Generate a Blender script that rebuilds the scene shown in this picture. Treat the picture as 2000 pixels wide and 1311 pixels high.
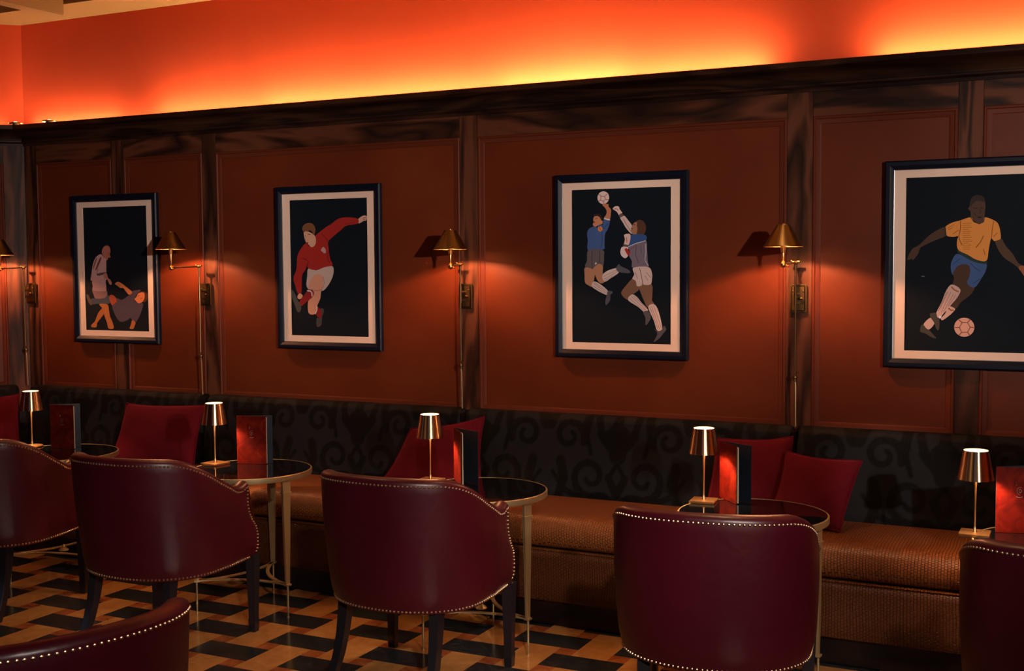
import bpy, bmesh, math, random
import numpy as np
from mathutils import Vector, Matrix
random.seed(4); rng = np.random.RandomState(7)
for o in list(bpy.data.objects): bpy.data.objects.remove(o)
SC = bpy.context.scene; COL = SC.collection; PI = math.pi; R_ = math.radians

# ---------------------------------------------------------------- camera, world, big lights, exposure
def camera():
    yaw, pit, rol = R_(26.31445), R_(3.4506), R_(-0.39439)
    f = Vector((-math.sin(yaw)*math.cos(pit), math.cos(yaw)*math.cos(pit), -math.sin(pit)))
    r = f.cross(Vector((0, 0, 1))).normalized(); u = r.cross(f)
    r2 = r*math.cos(rol)+u*math.sin(rol); u2 = -r*math.sin(rol)+u*math.cos(rol)
    cd = bpy.data.cameras.new('camera'); cd.sensor_width = 36; cd.lens = 2331.04/2000*36; cd.clip_start = .05
    co = bpy.data.objects.new('camera', cd); COL.objects.link(co)
    m = Matrix((( r2.x, u2.x, -f.x, 0), (r2.y, u2.y, -f.y, 0), (r2.z, u2.z, -f.z, 1.55), (0, 0, 0, 1)))
    co.matrix_world = m; SC.camera = co
camera()
W = bpy.data.worlds.new('world'); SC.world = W; W.use_nodes = True
W.node_tree.nodes['Background'].inputs[0].default_value = (.35, .5, .8, 1)
W.node_tree.nodes['Background'].inputs[1].default_value = .02
SC.view_settings.view_transform = 'Standard'; SC.view_settings.look = 'None'
SC.view_settings.exposure = 0; SC.view_settings.gamma = 1; SC.view_settings.use_curve_mapping = False

def light(name, kind, loc, energy, color, target=None, **kw):
    d = bpy.data.lights.new(name, kind); d.energy = energy; d.color = color
    for k, v in kw.items(): setattr(d, k, v)
    o = bpy.data.objects.new(name, d); COL.objects.link(o); o.location = loc
    if target is not None:
        o.rotation_euler = (Vector(target)-Vector(loc)).to_track_quat('-Z', 'Y').to_euler()
    return o
WY = 5.12
# a row of picture spots to the right of the camera: they throw the wall lamp shadows to the left
for k, (tx, tz, e) in enumerate(((-5.25, 1.74, 1.25), (-4.1, 1.72, 1.1), (-3.0, 1.70, 1.0), (-1.95, 1.70, .9), (-.95, 1.70, .8), (.1, 1.70, .8))):
    light('picture_spot', 'SPOT', (1.85+.02*k, -.02*k, 2.12), 420*e, (1, .83, .70), (tx, WY, tz), shadow_soft_size=.045, spot_size=R_((18, 19, 20, 21, 22, 22)[k]), spot_blend=.75)
# lower spots from the same side for the sheen on leather and brass
for k, (tx, ty, sz) in enumerate(((-4.3, 3.9, 15), (-3.3, 3.8, 16), (-2.2, 3.8, 18), (-1.2, 3.8, 17), (-.36, 4.23, 6))):
    light('table_spot', 'SPOT', (1.88+.02*k, -.05-.02*k, 2.30), 380*.62*(.4, .6, .95, 1.05, 2.6)[k], (1, .84, .72), (tx, ty, (.62, .62, .62, .62, .86)[k]), shadow_soft_size=.045, spot_size=R_(sz), spot_blend=.5)
for k, (tx, ty, sz) in enumerate(((-4.2, 3.8, 16), (-2.8, 3.7, 18), (-1.3, 3.6, 20), (-.4, 3.9, 9), (-2.1, 1.9, 22))):
    light('ceiling_spot', 'SPOT', (1.0, -.5+.01*k, 2.95), 380*(.45, .9, 1.3, .6, .7)[k], (1, .86, .76), (tx, ty, .35), shadow_soft_size=.08, spot_size=R_(sz), spot_blend=.5)
# cool fill area lights on the front and far left walls, inside added window frames
light('window_light', 'AREA', (-7.54, -.6, 1.8), 2.0, (.5, .65, 1), (0, -.6, 1.8), shape='RECTANGLE', size=1.6, size_y=1.8)
light('window_light', 'AREA', (0.2, -2.96, 1.9), 4.0, (.62, .70, 1), (.2, 5, 1.9), shape='RECTANGLE', size=2.4, size_y=1.6)
# warm ceiling downlights over the floor
light('ceiling_spot', 'SPOT', (-1.1, 3.9, 2.95), 46, (1, .60, .30), (-1.1, 4.2, 0), shadow_soft_size=.06, spot_size=R_(80), spot_blend=.9)
light('ceiling_spot', 'SPOT', (-3.3, 3.8, 2.95), 26, (1, .60, .30), (-3.3, 4.1, 0), shadow_soft_size=.06, spot_size=R_(80), spot_blend=.9)
# LED strips lying in the trough behind the cornice (main wall, with gaps, and the angled wall)
WY = 5.12
STRIPS = [(-5.66, -4.98, 3.6), (-4.96, -4.72, .45), (-4.70, -4.0, 6.2), (-3.98, -2.62, 17), (-2.60, -1.92, 12.5), (-1.90, -1.30, 8.0), (-.84, 2.3, 44)]
for a, b, e in STRIPS:
    l = light('cove_strip_light', 'AREA', ((a+b)/2, WY-.062, 2.356), e*.82, (1, .62, .27), shape='RECTANGLE', size=b-a, size_y=.012)
    l.rotation_euler = (PI, 0, 0)
    if a < -4.9: l.location.y = WY-.042
l = light('cove_strip_light', 'AREA', (-5.75-.8*math.sqrt(.5)+.045*math.sqrt(.5), WY-.8*math.sqrt(.5)-.045*math.sqrt(.5), 2.356), 5.0*.82, (1, .58, .27), shape='RECTANGLE', size=1.4, size_y=.012)
l.rotation_euler = (PI, 0, PI/4)

# ---------------------------------------------------------------- materials
MATS = {}
def lin(c): return tuple((x/255/12.92 if x/255 <= .04045 else ((x/255+.055)/1.055)**2.4) for x in c)
def nodes(name):
    m = bpy.data.materials.new(name); m.use_nodes = True; nt = m.node_tree
    return m, nt, nt.nodes['Principled BSDF']
def P(name, col, rough=.5, metal=0, **kw):
    if name in MATS: return MATS[name]
    m, nt, b = nodes(name)
    b.inputs['Base Color'].default_value = (*col, 1); b.inputs['Roughness'].default_value = rough; b.inputs['Metallic'].default_value = metal
    for k, v in kw.items(): b.inputs[k.replace('_', ' ')].default_value = v
    MATS[name] = m; return m
def N(nt, t, **kw):
    n = nt.nodes.new(t)
    for k, v in kw.items():
        if k.startswith('i_'): n.inputs[k[2:].replace('_', ' ')].default_value = v
        else: setattr(n, k, v)
    return n
def coord(nt, scale=(1, 1, 1), rot=(0, 0, 0), loc=(0, 0, 0), space='Object'):
    tc = N(nt, 'ShaderNodeTexCoord'); mp = N(nt, 'ShaderNodeMapping')
    mp.inputs['Scale'].default_value = scale; mp.inputs['Rotation'].default_value = rot; mp.inputs['Location'].default_value = loc
    nt.links.new(tc.outputs[space], mp.inputs[0]); return mp.outputs[0]
def ramp(nt, fac, stops):
    r = N(nt, 'ShaderNodeValToRGB'); e = r.color_ramp.elements
    while len(e) < len(stops): e.new(.5)
    for k, (p, c) in enumerate(stops): e[k].position = p; e[k].color = (*c, 1)
    nt.links.new(fac, r.inputs[0]); return r.outputs[0]
def bump(nt, b, h, strength=.3, dist=.002):
    n = N(nt, 'ShaderNodeBump'); n.inputs['Strength'].default_value = strength; n.inputs['Distance'].default_value = dist
    nt.links.new(h, n.inputs['Height']); nt.links.new(n.outputs[0], b.inputs['Normal'])
def wood(name, vertical, c0, c1, c2, rough=.48):
    m, nt, b = nodes(name)
    v = coord(nt, (1, 1, .16) if vertical else (.16, 1, 1))
    n1 = N(nt, 'ShaderNodeTexNoise', i_Scale=5.0, i_Detail=3, i_Roughness=.5, i_Distortion=.6)
    nt.links.new(v, n1.inputs['Vector'])
    mul = N(nt, 'ShaderNodeMath', operation='MULTIPLY'); mul.inputs[1].default_value = 11
    nt.links.new(n1.outputs[0], mul.inputs[0])
    fr = N(nt, 'ShaderNodeMath', operation='PINGPONG'); fr.inputs[1].default_value = 1; nt.links.new(mul.outputs[0], fr.inputs[0])
    n2 = N(nt, 'ShaderNodeTexNoise', i_Scale=60.0, i_Detail=2); nt.links.new(v, n2.inputs['Vector'])
    mx = N(nt, 'ShaderNodeMath', operation='MULTIPLY_ADD'); mx.inputs[1].default_value = .35; nt.links.new(n2.outputs[0], mx.inputs[0]); nt.links.new(fr.outputs[0], mx.inputs[2])
    col = ramp(nt, mx.outputs[0], [(.1, c0), (.6, c1), (1.15 if False else 1.0, c2)])
    nt.links.new(col, b.inputs['Base Color']); b.inputs['Roughness'].default_value = rough
    b.inputs['Coat Weight'].default_value = .08; b.inputs['Coat Roughness'].default_value = .3; b.inputs['Specular IOR Level'].default_value = .2
    return m
M = {}
M['wood_v'] = wood('walnut_vertical', True, (.010, .005, .004), (.055, .019, .010), (.12, .040, .020))
M['wood_h'] = wood('walnut_horizontal', False, (.010, .005, .004), (.055, .018, .009), (.12, .038, .018))
M['wood_dark'] = wood('cornice_walnut', False, (.010, .005, .003), (.026, .011, .007), (.045, .018, .010), .35)
def panel_leather():
    m, nt, b = nodes('panel_leather'); v = coord(nt)
    n = N(nt, 'ShaderNodeTexNoise', i_Scale=2.2, i_Detail=4, i_Roughness=.6); nt.links.new(v, n.inputs['Vector'])
    c = ramp(nt, n.outputs[0], [(.3, (.105, .0185, .0050)), (.7, (.145, .0275, .0075))])
    nt.links.new(c, b.inputs['Base Color']); b.inputs['Roughness'].default_value = .42; b.inputs['Specular IOR Level'].default_value = .35
    n2 = N(nt, 'ShaderNodeTexNoise', i_Scale=260.0, i_Detail=1); nt.links.new(v, n2.inputs['Vector']); bump(nt, b, n2.outputs[0], .15, .001)
    return m
M['panel'] = panel_leather()
M['moulding'] = P('panel_moulding', (.11, .021, .008), .55, Specular_IOR_Level=.2)
def paint():
    m, nt, b = nodes('red_wall_paint'); v = coord(nt)
    n = N(nt, 'ShaderNodeTexNoise', i_Scale=1.5, i_Detail=3); nt.links.new(v, n.inputs['Vector'])
    c = ramp(nt, n.outputs[0], [(.3, (.66, .088, .038)), (.7, (.72, .100, .044))])
    nt.links.new(c, b.inputs['Base Color']); b.inputs['Roughness'].default_value = .8; b.inputs['Specular IOR Level'].default_value = .1
    return m
M['paint'] = paint()
M['plaster'] = P('cream_plaster', (.37, .225, .105), .7)
M['brass'] = P('brass', (.72, .44, .17), .28, 1)
M['old_brass'] = P('aged_brass', (.20, .13, .06), .42, 1)
M['table_brass'] = P('pale_brass', (.52, .40, .21), .45, .85)
def brushed():
    m, nt, b = nodes('brushed_brass'); b.inputs['Base Color'].default_value = (.78, .55, .33, 1)
    b.inputs['Metallic'].default_value = 1; b.inputs['Roughness'].default_value = .28; b.inputs['Anisotropic'].default_value = 1.0
    b.inputs['Anisotropic Rotation'].default_value = 0.25
    t = N(nt, 'ShaderNodeTangent', direction_type='RADIAL', axis='Z'); nt.links.new(t.outputs[0], b.inputs['Tangent'])
    return m
M['brushed'] = brushed()
M['navy'] = P('navy_lacquer', (.0016, .005, .017), .45, Specular_IOR_Level=.25)
M['silver'] = P('silver_fillet', (.30, .32, .35), .4, 1)
M['mat_card'] = P('cream_card', (.86, .66, .56), .65, Coat_Weight=.08, Coat_Roughness=.1)
M['glass_black'] = P('black_glass', (.003, .003, .004), .045, Coat_Weight=.6, Coat_Roughness=.03)
M['black'] = P('black_lacquer', (.004, .0035, .004), .3)
M['leg'] = P('ebonised_leg', (.012, .010, .013), .28, Coat_Weight=.4, Coat_Roughness=.15)
M['nail'] = P('nail_brass', (.62, .45, .28), .33, 1)
def oxblood():
    m, nt, b = nodes('oxblood_leather'); v = coord(nt)
    n = N(nt, 'ShaderNodeTexNoise', i_Scale=3.0, i_Detail=4); nt.links.new(v, n.inputs['Vector'])
    c = ramp(nt, n.outputs[0], [(.3, (.044, .0013, .0060)), (.7, (.058, .0019, .0082))])
    nt.links.new(c, b.inputs['Base Color']); b.inputs['Roughness'].default_value = .37; b.inputs['Specular IOR Level'].default_value = .6
    n2 = N(nt, 'ShaderNodeTexNoise', i_Scale=240.0, i_Detail=2)
    n3 = N(nt, 'ShaderNodeTexNoise', i_Scale=9.0, i_Detail=2, i_Distortion=1.0)
    nt.links.new(v, n2.inputs['Vector']); nt.links.new(v, n3.inputs['Vector'])
    a = N(nt, 'ShaderNodeMath', operation='MULTIPLY_ADD'); a.inputs[1].default_value = .06; nt.links.new(n2.outputs[0], a.inputs[0]); nt.links.new(n3.outputs[0], a.inputs[2])
    bump(nt, b, a.outputs[0], .35, .006); return m
M['oxblood'] = oxblood()
def velvet(name, c0, c1):
    m, nt, b = nodes(name); v = coord(nt)
    n = N(nt, 'ShaderNodeTexNoise', i_Scale=4.0, i_Detail=4); nt.links.new(v, n.inputs['Vector'])
    c = ramp(nt, n.outputs[0], [(.3, c0), (.7, c1)]); nt.links.new(c, b.inputs['Base Color']); b.inputs['Roughness'].default_value = .9
    b.inputs['Specular IOR Level'].default_value = .1
    b.inputs['Sheen Weight'].default_value = .3; b.inputs['Sheen Roughness'].default_value = .4; b.inputs['Sheen Tint'].default_value = (.6, .05, .08, 1)
    n2 = N(nt, 'ShaderNodeTexNoise', i_Scale=14.0, i_Detail=3); nt.links.new(v, n2.inputs['Vector']); bump(nt, b, n2.outputs[0], .3, .01)
    return m
M['cushion'] = velvet('red_velvet', (.085, .0035, .0085), (.115, .005, .012))
def damask():
    m, nt, b = nodes('damask_velvet')
    at = N(nt, 'ShaderNodeAttribute', attribute_name='weave')
    mx = N(nt, 'ShaderNodeMix', data_type='RGBA'); mx.inputs['A'].default_value = (.0006, .0006, .0009, 1); mx.inputs['B'].default_value = (.0115, .0128, .0165, 1)
    nt.links.new(at.outputs['Fac'], mx.inputs['Factor']); nt.links.new(mx.outputs['Result'], b.inputs['Base Color'])
    b.inputs['Roughness'].default_value = .75; b.inputs['Specular IOR Level'].default_value = .15
    n2 = N(nt, 'ShaderNodeTexNoise', i_Scale=600.0); nt.links.new(coord(nt), n2.inputs['Vector']); bump(nt, b, n2.outputs[0], .2, .001)
    return m
M['damask'] = damask()
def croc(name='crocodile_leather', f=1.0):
    m, nt, b = nodes(name)
    v = coord(nt, (1, 1, 1))
    nw = N(nt, 'ShaderNodeTexNoise', i_Scale=5.0, i_Detail=1); nt.links.new(v, nw.inputs['Vector'])
    ad = N(nt, 'ShaderNodeMixRGB', blend_type='LINEAR_LIGHT'); ad.inputs[0].default_value = .012
    nt.links.new(v, ad.inputs[1]); nt.links.new(nw.outputs['Color'], ad.inputs[2])
    sp = N(nt, 'ShaderNodeSeparateXYZ'); nt.links.new(ad.outputs[0], sp.inputs[0])
    q = N(nt, 'ShaderNodeMath', operation='ADD'); nt.links.new(sp.outputs[1], q.inputs[0]); nt.links.new(sp.outputs[2], q.inputs[1])
    cb = N(nt, 'ShaderNodeCombineXYZ'); nt.links.new(q.outputs[0], cb.inputs[0]); nt.links.new(sp.outputs[0], cb.inputs[1])
    br = N(nt, 'ShaderNodeTexBrick', offset=.5); nt.links.new(cb.outputs[0], br.inputs['Vector'])
    br.inputs['Scale'].default_value = 1; br.inputs['Brick Width'].default_value = .013; br.inputs['Row Height'].default_value = .0115
    br.inputs['Mortar Size'].default_value = .0012; br.inputs['Mortar Smooth'].default_value = .9
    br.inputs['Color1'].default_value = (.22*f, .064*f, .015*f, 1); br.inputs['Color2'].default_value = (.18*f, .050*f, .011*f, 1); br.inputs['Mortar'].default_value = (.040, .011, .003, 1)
    nt.links.new(br.outputs['Color'], b.inputs['Base Color']); b.inputs['Roughness'].default_value = .42
    iv = N(nt, 'ShaderNodeMath', operation='SUBTRACT'); iv.inputs[0].default_value = 1; nt.links.new(br.outputs['Fac'], iv.inputs[1])
    bump(nt, b, iv.outputs[0], 1.0, .003); return m
M['croc'] = croc(); M['croc_shaded'] = croc('shaded_crocodile_leather', .5)  # second copy is the seat leather darkened, shade below the seat put into its colour
def menu_red():
    m, nt, b = nodes('marbled_red_cover'); v = coord(nt)
    n = N(nt, 'ShaderNodeTexNoise', i_Scale=16.0, i_Detail=5, i_Distortion=1.5); nt.links.new(v, n.inputs['Vector'])
    c = ramp(nt, n.outputs[0], [(.3, (.050, .0018, .0008)), (.55, (.100, .0045, .0014)), (.75, (.15, .012, .0035))])
    nt.links.new(c, b.inputs['Base Color']); b.inputs['Roughness'].default_value = .6; b.inputs['Specular IOR Level'].default_value = .08; return m
M['menu_red'] = menu_red()
M['menu_navy'] = P('navy_board', (.004, .010, .020), .45)
M['page'] = P('cream_page', (.60, .48, .32), .7)
def floor_mat():
    m, nt, b = nodes('marble_basket_floor'); a = .0752
    L = nt.links.new
    v = coord(nt, (1/a, 1/a, 1), loc=(3.057/a, -4.028/a+2.0, 0)); sp = N(nt, 'ShaderNodeSeparateXYZ'); L(v, sp.inputs[0])
    def mt(op, x, y=None, z=None):
        n = N(nt, 'ShaderNodeMath', operation=op)
        for k, s in enumerate((x, y, z)):
            if s is None: continue
            if isinstance(s, (int, float)): n.inputs[k].default_value = s
            else: L(s, n.inputs[k])
        return n.outputs[0]
    u = mt('FLOORED_MODULO', sp.outputs[0], 6.0); w = mt('FLOORED_MODULO', sp.outputs[1], 6.0)
    def rng_(s, lo, hi): return mt('MULTIPLY', mt('GREATER_THAN', s, lo), mt('LESS_THAN', s, hi))
    blk = mt('MAXIMUM', mt('MULTIPLY', rng_(u, -1, 4), rng_(w, -1, 2)), mt('MULTIPLY', mt('MAXIMUM', rng_(u, 3, 7), rng_(u, -1, 1)), rng_(w, 3, 5)))
    lit = mt('MAXIMUM', mt('MULTIPLY', rng_(u, 1, 3), rng_(w, 2, 7)), mt('MULTIPLY', rng_(u, 4, 6), mt('MAXIMUM', rng_(w, 5, 7), rng_(w, -1, 3))))
    n = N(nt, 'ShaderNodeTexNoise', i_Scale=.9, i_Detail=6, i_Roughness=.65, i_Distortion=.8); L(v, n.inputs['Vector'])
    vn = N(nt, 'ShaderNodeTexNoise', i_Scale=.7, i_Detail=5, i_Roughness=.6, i_Distortion=2.5); L(v, vn.inputs['Vector'])
    cd = ramp(nt, vn.outputs[0], [(.0, (.010, .0115, .014)), (.49, (.016, .018, .021)), (.5, (.085, .080, .070)), (.508, (.016, .018, .021))])
    cl = ramp(nt, n.outputs[0], [(.3, (.34, .145, .040)), (.55, (.42, .19, .056)), (.75, (.50, .245, .085))])
    cr = ramp(nt, n.outputs[0], [(.3, (.17, .040, .014)), (.55, (.30, .085, .026)), (.75, (.40, .15, .05))])
    m1 = N(nt, 'ShaderNodeMix', data_type='RGBA'); L(lit, m1.inputs['Factor']); L(cr, m1.inputs['A']); L(cl, m1.inputs['B'])
    m2 = N(nt, 'ShaderNodeMix', data_type='RGBA'); L(blk, m2.inputs['Factor']); L(m1.outputs['Result'], m2.inputs['A']); L(cd, m2.inputs['B'])
    L(m2.outputs['Result'], b.inputs['Base Color']); b.inputs['Roughness'].default_value = .16; b.inputs['Specular IOR Level'].default_value = .45
    return m
M['floor'] = floor_mat()
def emit(name, col, s):
    m, nt, b = nodes(name); b.inputs['Base Color'].default_value = (.8, .7, .6, 1)
    b.inputs['Emission Color'].default_value = (*col, 1); b.inputs['Emission Strength'].default_value = s; MATS[name] = m; return m
M['lamp_disc'] = emit('lamp_diffuser', (1, .72, .42), 7)
M['led'] = emit('led_strip', (1, .6, .28), 4)
M['bulb'] = emit('warm_bulb', (1, .5, .2), 6)
M['shade_in'] = P('white_shade_lining', (.8, .62, .42), .6)
def art_mat(c):
    n = 'ink_%d_%d_%d' % c
    if n in MATS: return MATS[n]
    a = lin(c); k = (1.0, 1.2, 1.45)
    return P(n, tuple(min(.9, x*k_) for x, k_ in zip(a, k)), .75, Coat_Weight=.05, Coat_Roughness=.08, Specular_IOR_Level=.12)

# ---------------------------------------------------------------- mesh helpers
def link(name, me, mats, parent=None):
    o = bpy.data.objects.new(name, me); COL.objects.link(o)
    for m in (mats if isinstance(mats, (list, tuple)) else [mats]): me.materials.append(m)
    if parent: o.parent = parent
    return o
class MB:
    def __init__(s): s.v = []; s.f = []; s.mi = []
    def add(s, vs, fs, mi=0):
        k = len(s.v); s.v += [tuple(x) for x in vs]; s.f += [tuple(i+k for i in f) for f in fs]; s.mi += [mi]*len(fs)
    def box(s, a, b, mi=0):
        x0, y0, z0 = a; x1, y1, z1 = b
        s.add([(x0,y0,z0),(x1,y0,z0),(x1,y1,z0),(x0,y1,z0),(x0,y0,z1),(x1,y0,z1),(x1,y1,z1),(x0,y1,z1)],
              [(0,3,2,1),(4,5,6,7),(0,1,5,4),(1,2,6,5),(2,3,7,6),(3,0,4,7)], mi)
    def lathe(s, prof, c=(0,0,0), n=32, mi=0, cap0=True, cap1=True, ax='z'):
        vs = []
        for r, z in prof:
            for k in range(n):
                t = 2*PI*k/n; x, y = r*math.cos(t), r*math.sin(t)
                p = (x, y, z) if ax == 'z' else ((x, -z, y) if ax == 'y' else (z, x, y))
                vs.append((c[0]+p[0], c[1]+p[1], c[2]+p[2]))
        fs = [(i*n+k, i*n+(k+1) % n, (i+1)*n+(k+1) % n, (i+1)*n+k) for i in range(len(prof)-1) for k in range(n)]
        if cap0: fs.append(tuple(range(n-1, -1, -1)))
        if cap1: fs.append(tuple((len(prof)-1)*n+k for k in range(n)))
        s.add(vs, fs, mi)
    def tube(s, pts, r, n=10, mi=0):
        pts = [Vector(p) for p in pts]; rs = r if isinstance(r, (list, tuple)) else [r]*len(pts)
        t0 = (pts[1]-pts[0]).normalized(); a = t0.orthogonal().normalized(); vs = []
        for i, p in enumerate(pts):
            t = (pts[min(i+1, len(pts)-1)]-pts[max(i-1, 0)]).normalized()
            a = (a-t*a.dot(t)).normalized(); b = t.cross(a)
            for k in range(n):
                q = p+(a*math.cos(2*PI*k/n)+b*math.sin(2*PI*k/n))*rs[i]; vs.append(tuple(q))
        fs = [(i*n+k, i*n+(k+1) % n, (i+1)*n+(k+1) % n, (i+1)*n+k) for i in range(len(pts)-1) for k in range(n)]
        fs += [tuple(range(n-1, -1, -1)), tuple((len(pts)-1)*n+k for k in range(n))]
        s.add(vs, fs, mi)
    def sphere(s, c, r, n=12, m=8, mi=0, sc=(1,1,1)):
        vs = [(c[0], c[1], c[2]-r*sc[2])]
        for i in range(1, m):
            p = -PI/2+PI*i/m
            for k in range(n):
                t = 2*PI*k/n; vs.append((c[0]+r*sc[0]*math.cos(p)*math.cos(t), c[1]+r*sc[1]*math.cos(p)*math.sin(t), c[2]+r*sc[2]*math.sin(p)))
        vs.append((c[0], c[1], c[2]+r*sc[2])); L = len(vs)-1
        fs = [(0, 1+(k+1) % n, 1+k) for k in range(n)]
        fs += [(1+i*n+k, 1+i*n+(k+1) % n, 1+(i+1)*n+(k+1) % n, 1+(i+1)*n+k) for i in range(m-2) for k in range(n)]
        fs += [(L, 1+(m-2)*n+k, 1+(m-2)*n+(k+1) % n) for k in range(n)]
        s.add(vs, fs, mi)
    def loft(s, rings, mi=0, caps=True, closed=True):
        n = len(rings[0]); vs = [p for r in rings for p in r]
        kk = range(n) if closed else range(n-1)
        fs = [(i*n+k, i*n+(k+1) % n, (i+1)*n+(k+1) % n, (i+1)*n+k) for i in range(len(rings)-1) for k in kk]
        if caps: fs += [tuple(range(n-1, -1, -1)), tuple((len(rings)-1)*n+k for k in range(n))]
        s.add(vs, fs, mi)
    def build(s, name, mats, parent=None, angle=35, bevel=0, loc=None):
        me = bpy.data.meshes.new(name); me.from_pydata(s.v, [], s.f); me.update()
        for p, k in zip(me.polygons, s.mi): p.material_index = k
        bm = bmesh.new(); bm.from_mesh(me); bmesh.ops.recalc_face_normals(bm, faces=bm.faces)
        if bevel:
            es = [e for e in bm.edges if len(e.link_faces) == 2 and e.calc_face_angle(0) > R_(40)]
            bmesh.ops.bevel(bm, geom=es, offset=bevel, segments=2, affect='EDGES', clamp_overlap=True)
        bm.to_mesh(me); bm.free()
        for p in me.polygons: p.use_smooth = True
        me.set_sharp_from_angle(angle=R_(angle))
        o = link(name, me, mats, parent)
        if loc: o.location = loc
        return o
def tag(o, label, cat, group=None, kind=None):
    o['label'] = label; o['category'] = cat
    if group: o['group'] = group
    if kind: o['kind'] = kind
    return o
def thing(name, label, cat, loc, rz=0, group=None):
    o = bpy.data.objects.new(name, None); COL.objects.link(o); o.location = loc; o.rotation_euler = (0, 0, rz); o.empty_display_size = .05
    return tag(o, label, cat, group)
def copy_tree(o, parent=None):
    c = o.copy(); COL.objects.link(c)
    if parent: c.parent = parent
    for ch in o.children: copy_tree(ch, c)
    return c
def struct(name, mb, mats, parent=None, **kw):
    o = mb.build(name, mats, parent, **kw)
    if parent is None: o['kind'] = 'structure'
    return o
def sweep(mb, path, prof, mi=0, closed_prof=True, cap=True):
    """profile (d outward from the wall, z) swept along a plan polyline; the room lies to the right of the travel direction"""
    pts = [Vector(p) for p in path]; rings = []
    for i, p in enumerate(pts):
        ds = []
        if i > 0: ds.append((pts[i]-pts[i-1]).normalized())
        if i < len(pts)-1: ds.append((pts[i+1]-pts[i]).normalized())
        ns = [Vector((d.y, -d.x)) for d in ds]
        n = ns[0] if len(ns) == 1 else (ns[0]+ns[1])/(1+ns[0].dot(ns[1]))
        rings.append([(p.x+n.x*d, p.y+n.y*d, z) for d, z in prof])
    mb.loft(rings, mi, cap, closed_prof)
def arc(cx, cz, r, a0, a1, n=6): return [(cx+r*math.cos(R_(a0+(a1-a0)*i/n)), cz+r*math.sin(R_(a0+(a1-a0)*i/n))) for i in range(n+1)]

# ---------------------------------------------------------------- the room
CX, CY = -5.75, 5.12            # corner where the wall turns 45 degrees
LEN45 = 2.6; S2 = math.sqrt(.5)
LP = (CX-LEN45*S2, CY-LEN45*S2)
PATH = [LP, (CX, CY), (2.6, CY)]
PB = [LP, (CX, CY), (2.56, CY)]
mb = MB(); mb.box((-8.2, -3.1, -.08), (2.8, 5.4, 0)); struct('floor', mb, M['floor'])
mb = MB(); mb.box((-8.2, -3.1, 3.17), (2.8, 5.4, 3.25)); struct('ceiling', mb, M['plaster'])
# main wall: painted above the cornice, walnut backing below
def wall_poly(name, path, mats):
    mb = MB()
    sweep(mb, path, [(0, 2.3), (0, 3.17), (-.12, 3.17), (-.12, 2.3)], 0)
    sweep(mb, path, [(0, 0), (0, 2.3), (-.12, 2.3), (-.12, 0)], 1)
    return struct(name, mb, mats)
wb = wall_poly('wall_back', PATH[1:], [M['paint'], M['wood_dark']])
wl = wall_poly('wall_left', PATH[:2], [M['paint'], M['wood_dark']])
mb = MB(); mb.box((2.6, -3, 0), (2.72, 5.24, 3.17)); struct('wall_right', mb, M['paint'])
mb = MB(); mb.box((-7.72, -3, 0), (-7.58, LP[1]+.03, 3.17)); struct('wall_far_left', mb, M['paint'])
mb = MB(); mb.box((-7.6, -3.12, 0), (2.7, -3.0, 3.17)); struct('wall_front', mb, M['wood_dark'])

for k, (a, b) in enumerate((((-1.05, -3.0, 1.05), (1.45, -2.965, 2.75)), ((-7.58, -1.45, .85), (-7.545, .25, 2.75)))):  # unseen window frames added around the cool fill lights
    mb = MB(); ax = 0 if k == 0 else 1
    def bar(u0, u1, z0, z1):
        lo, hi = list(a), list(b); lo[ax], hi[ax], lo[2], hi[2] = u0, u1, z0, z1; mb.box(lo, hi)
    U0, U1 = a[ax], b[ax]; zb, zt = a[2], b[2]
    bar(U0, U0+.05, zb, zt); bar(U1-.05, U1, zb, zt); bar(U0+.05, U1-.05, zb, zb+.05); bar(U0+.05, U1-.05, zt-.05, zt); bar((U0+U1)/2-.02, (U0+U1)/2+.02, zb+.05, zt-.05)
    struct('window_%d' % (k+1), mb, M['wood_dark'])
# panelling. a local frame along a wall: u along, d out of the wall, z up
def wframe(o, ux, uy):
    nx, ny = uy, -ux
    return lambda u, d, z: (o[0]+ux*u+nx*d, o[1]+uy*u+ny*d, z)
FM = wframe((0, WY), 1, 0); FL = wframe((CX, CY), S2, S2)
def fbox(mb, F, u0, u1, d0, d1, z0, z1, mi=0):
    vs = [F(u, d, z) for z in (z0, z1) for (u, d) in ((u0, d0), (u1, d0), (u1, d1), (u0, d1))]
    mb.add(vs, [(0,3,2,1),(4,5,6,7),(0,1,5,4),(1,2,6,5),(2,3,7,6),(3,0,4,7)], mi)
def panel(F, u0, u1, z0, z1, parent):
    mb = MB(); fbox(mb, F, u0+.02, u1-.02, -.004, .002, z0+.02, z1-.02); mb.build('leather_panel', M['panel'], parent)
    mb = MB(); prof = [(0, 0), (0, .011), (.004, .0145), (.010, .0145), (.014, .010), (.022, .0085), (.029, .0065), (.034, .003), (.034, 0)]
    rings = []
    for (cu, cz, su, sz) in ((u0, z0, 1, 1), (u1, z0, -1, 1), (u1, z1, -1, -1), (u0, z1, 1, -1), (u0, z0, 1, 1)):
        rings.append([F(cu+su*i, d, cz+sz*i) for i, d in prof])
    mb.loft(rings, 0, False, False); mb.build('panel_moulding', M['moulding'], parent, angle=25)
Z0, Z1, ZR = .835, 2.16, 2.30
pans = [(-5.65, -5.06), (-4.965, -4.40), (-4.305, -2.805), (-2.705, -1.215), (-1.105, -.53), (-.435, .13), (.23, 1.72), (1.82, 2.5)]
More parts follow.
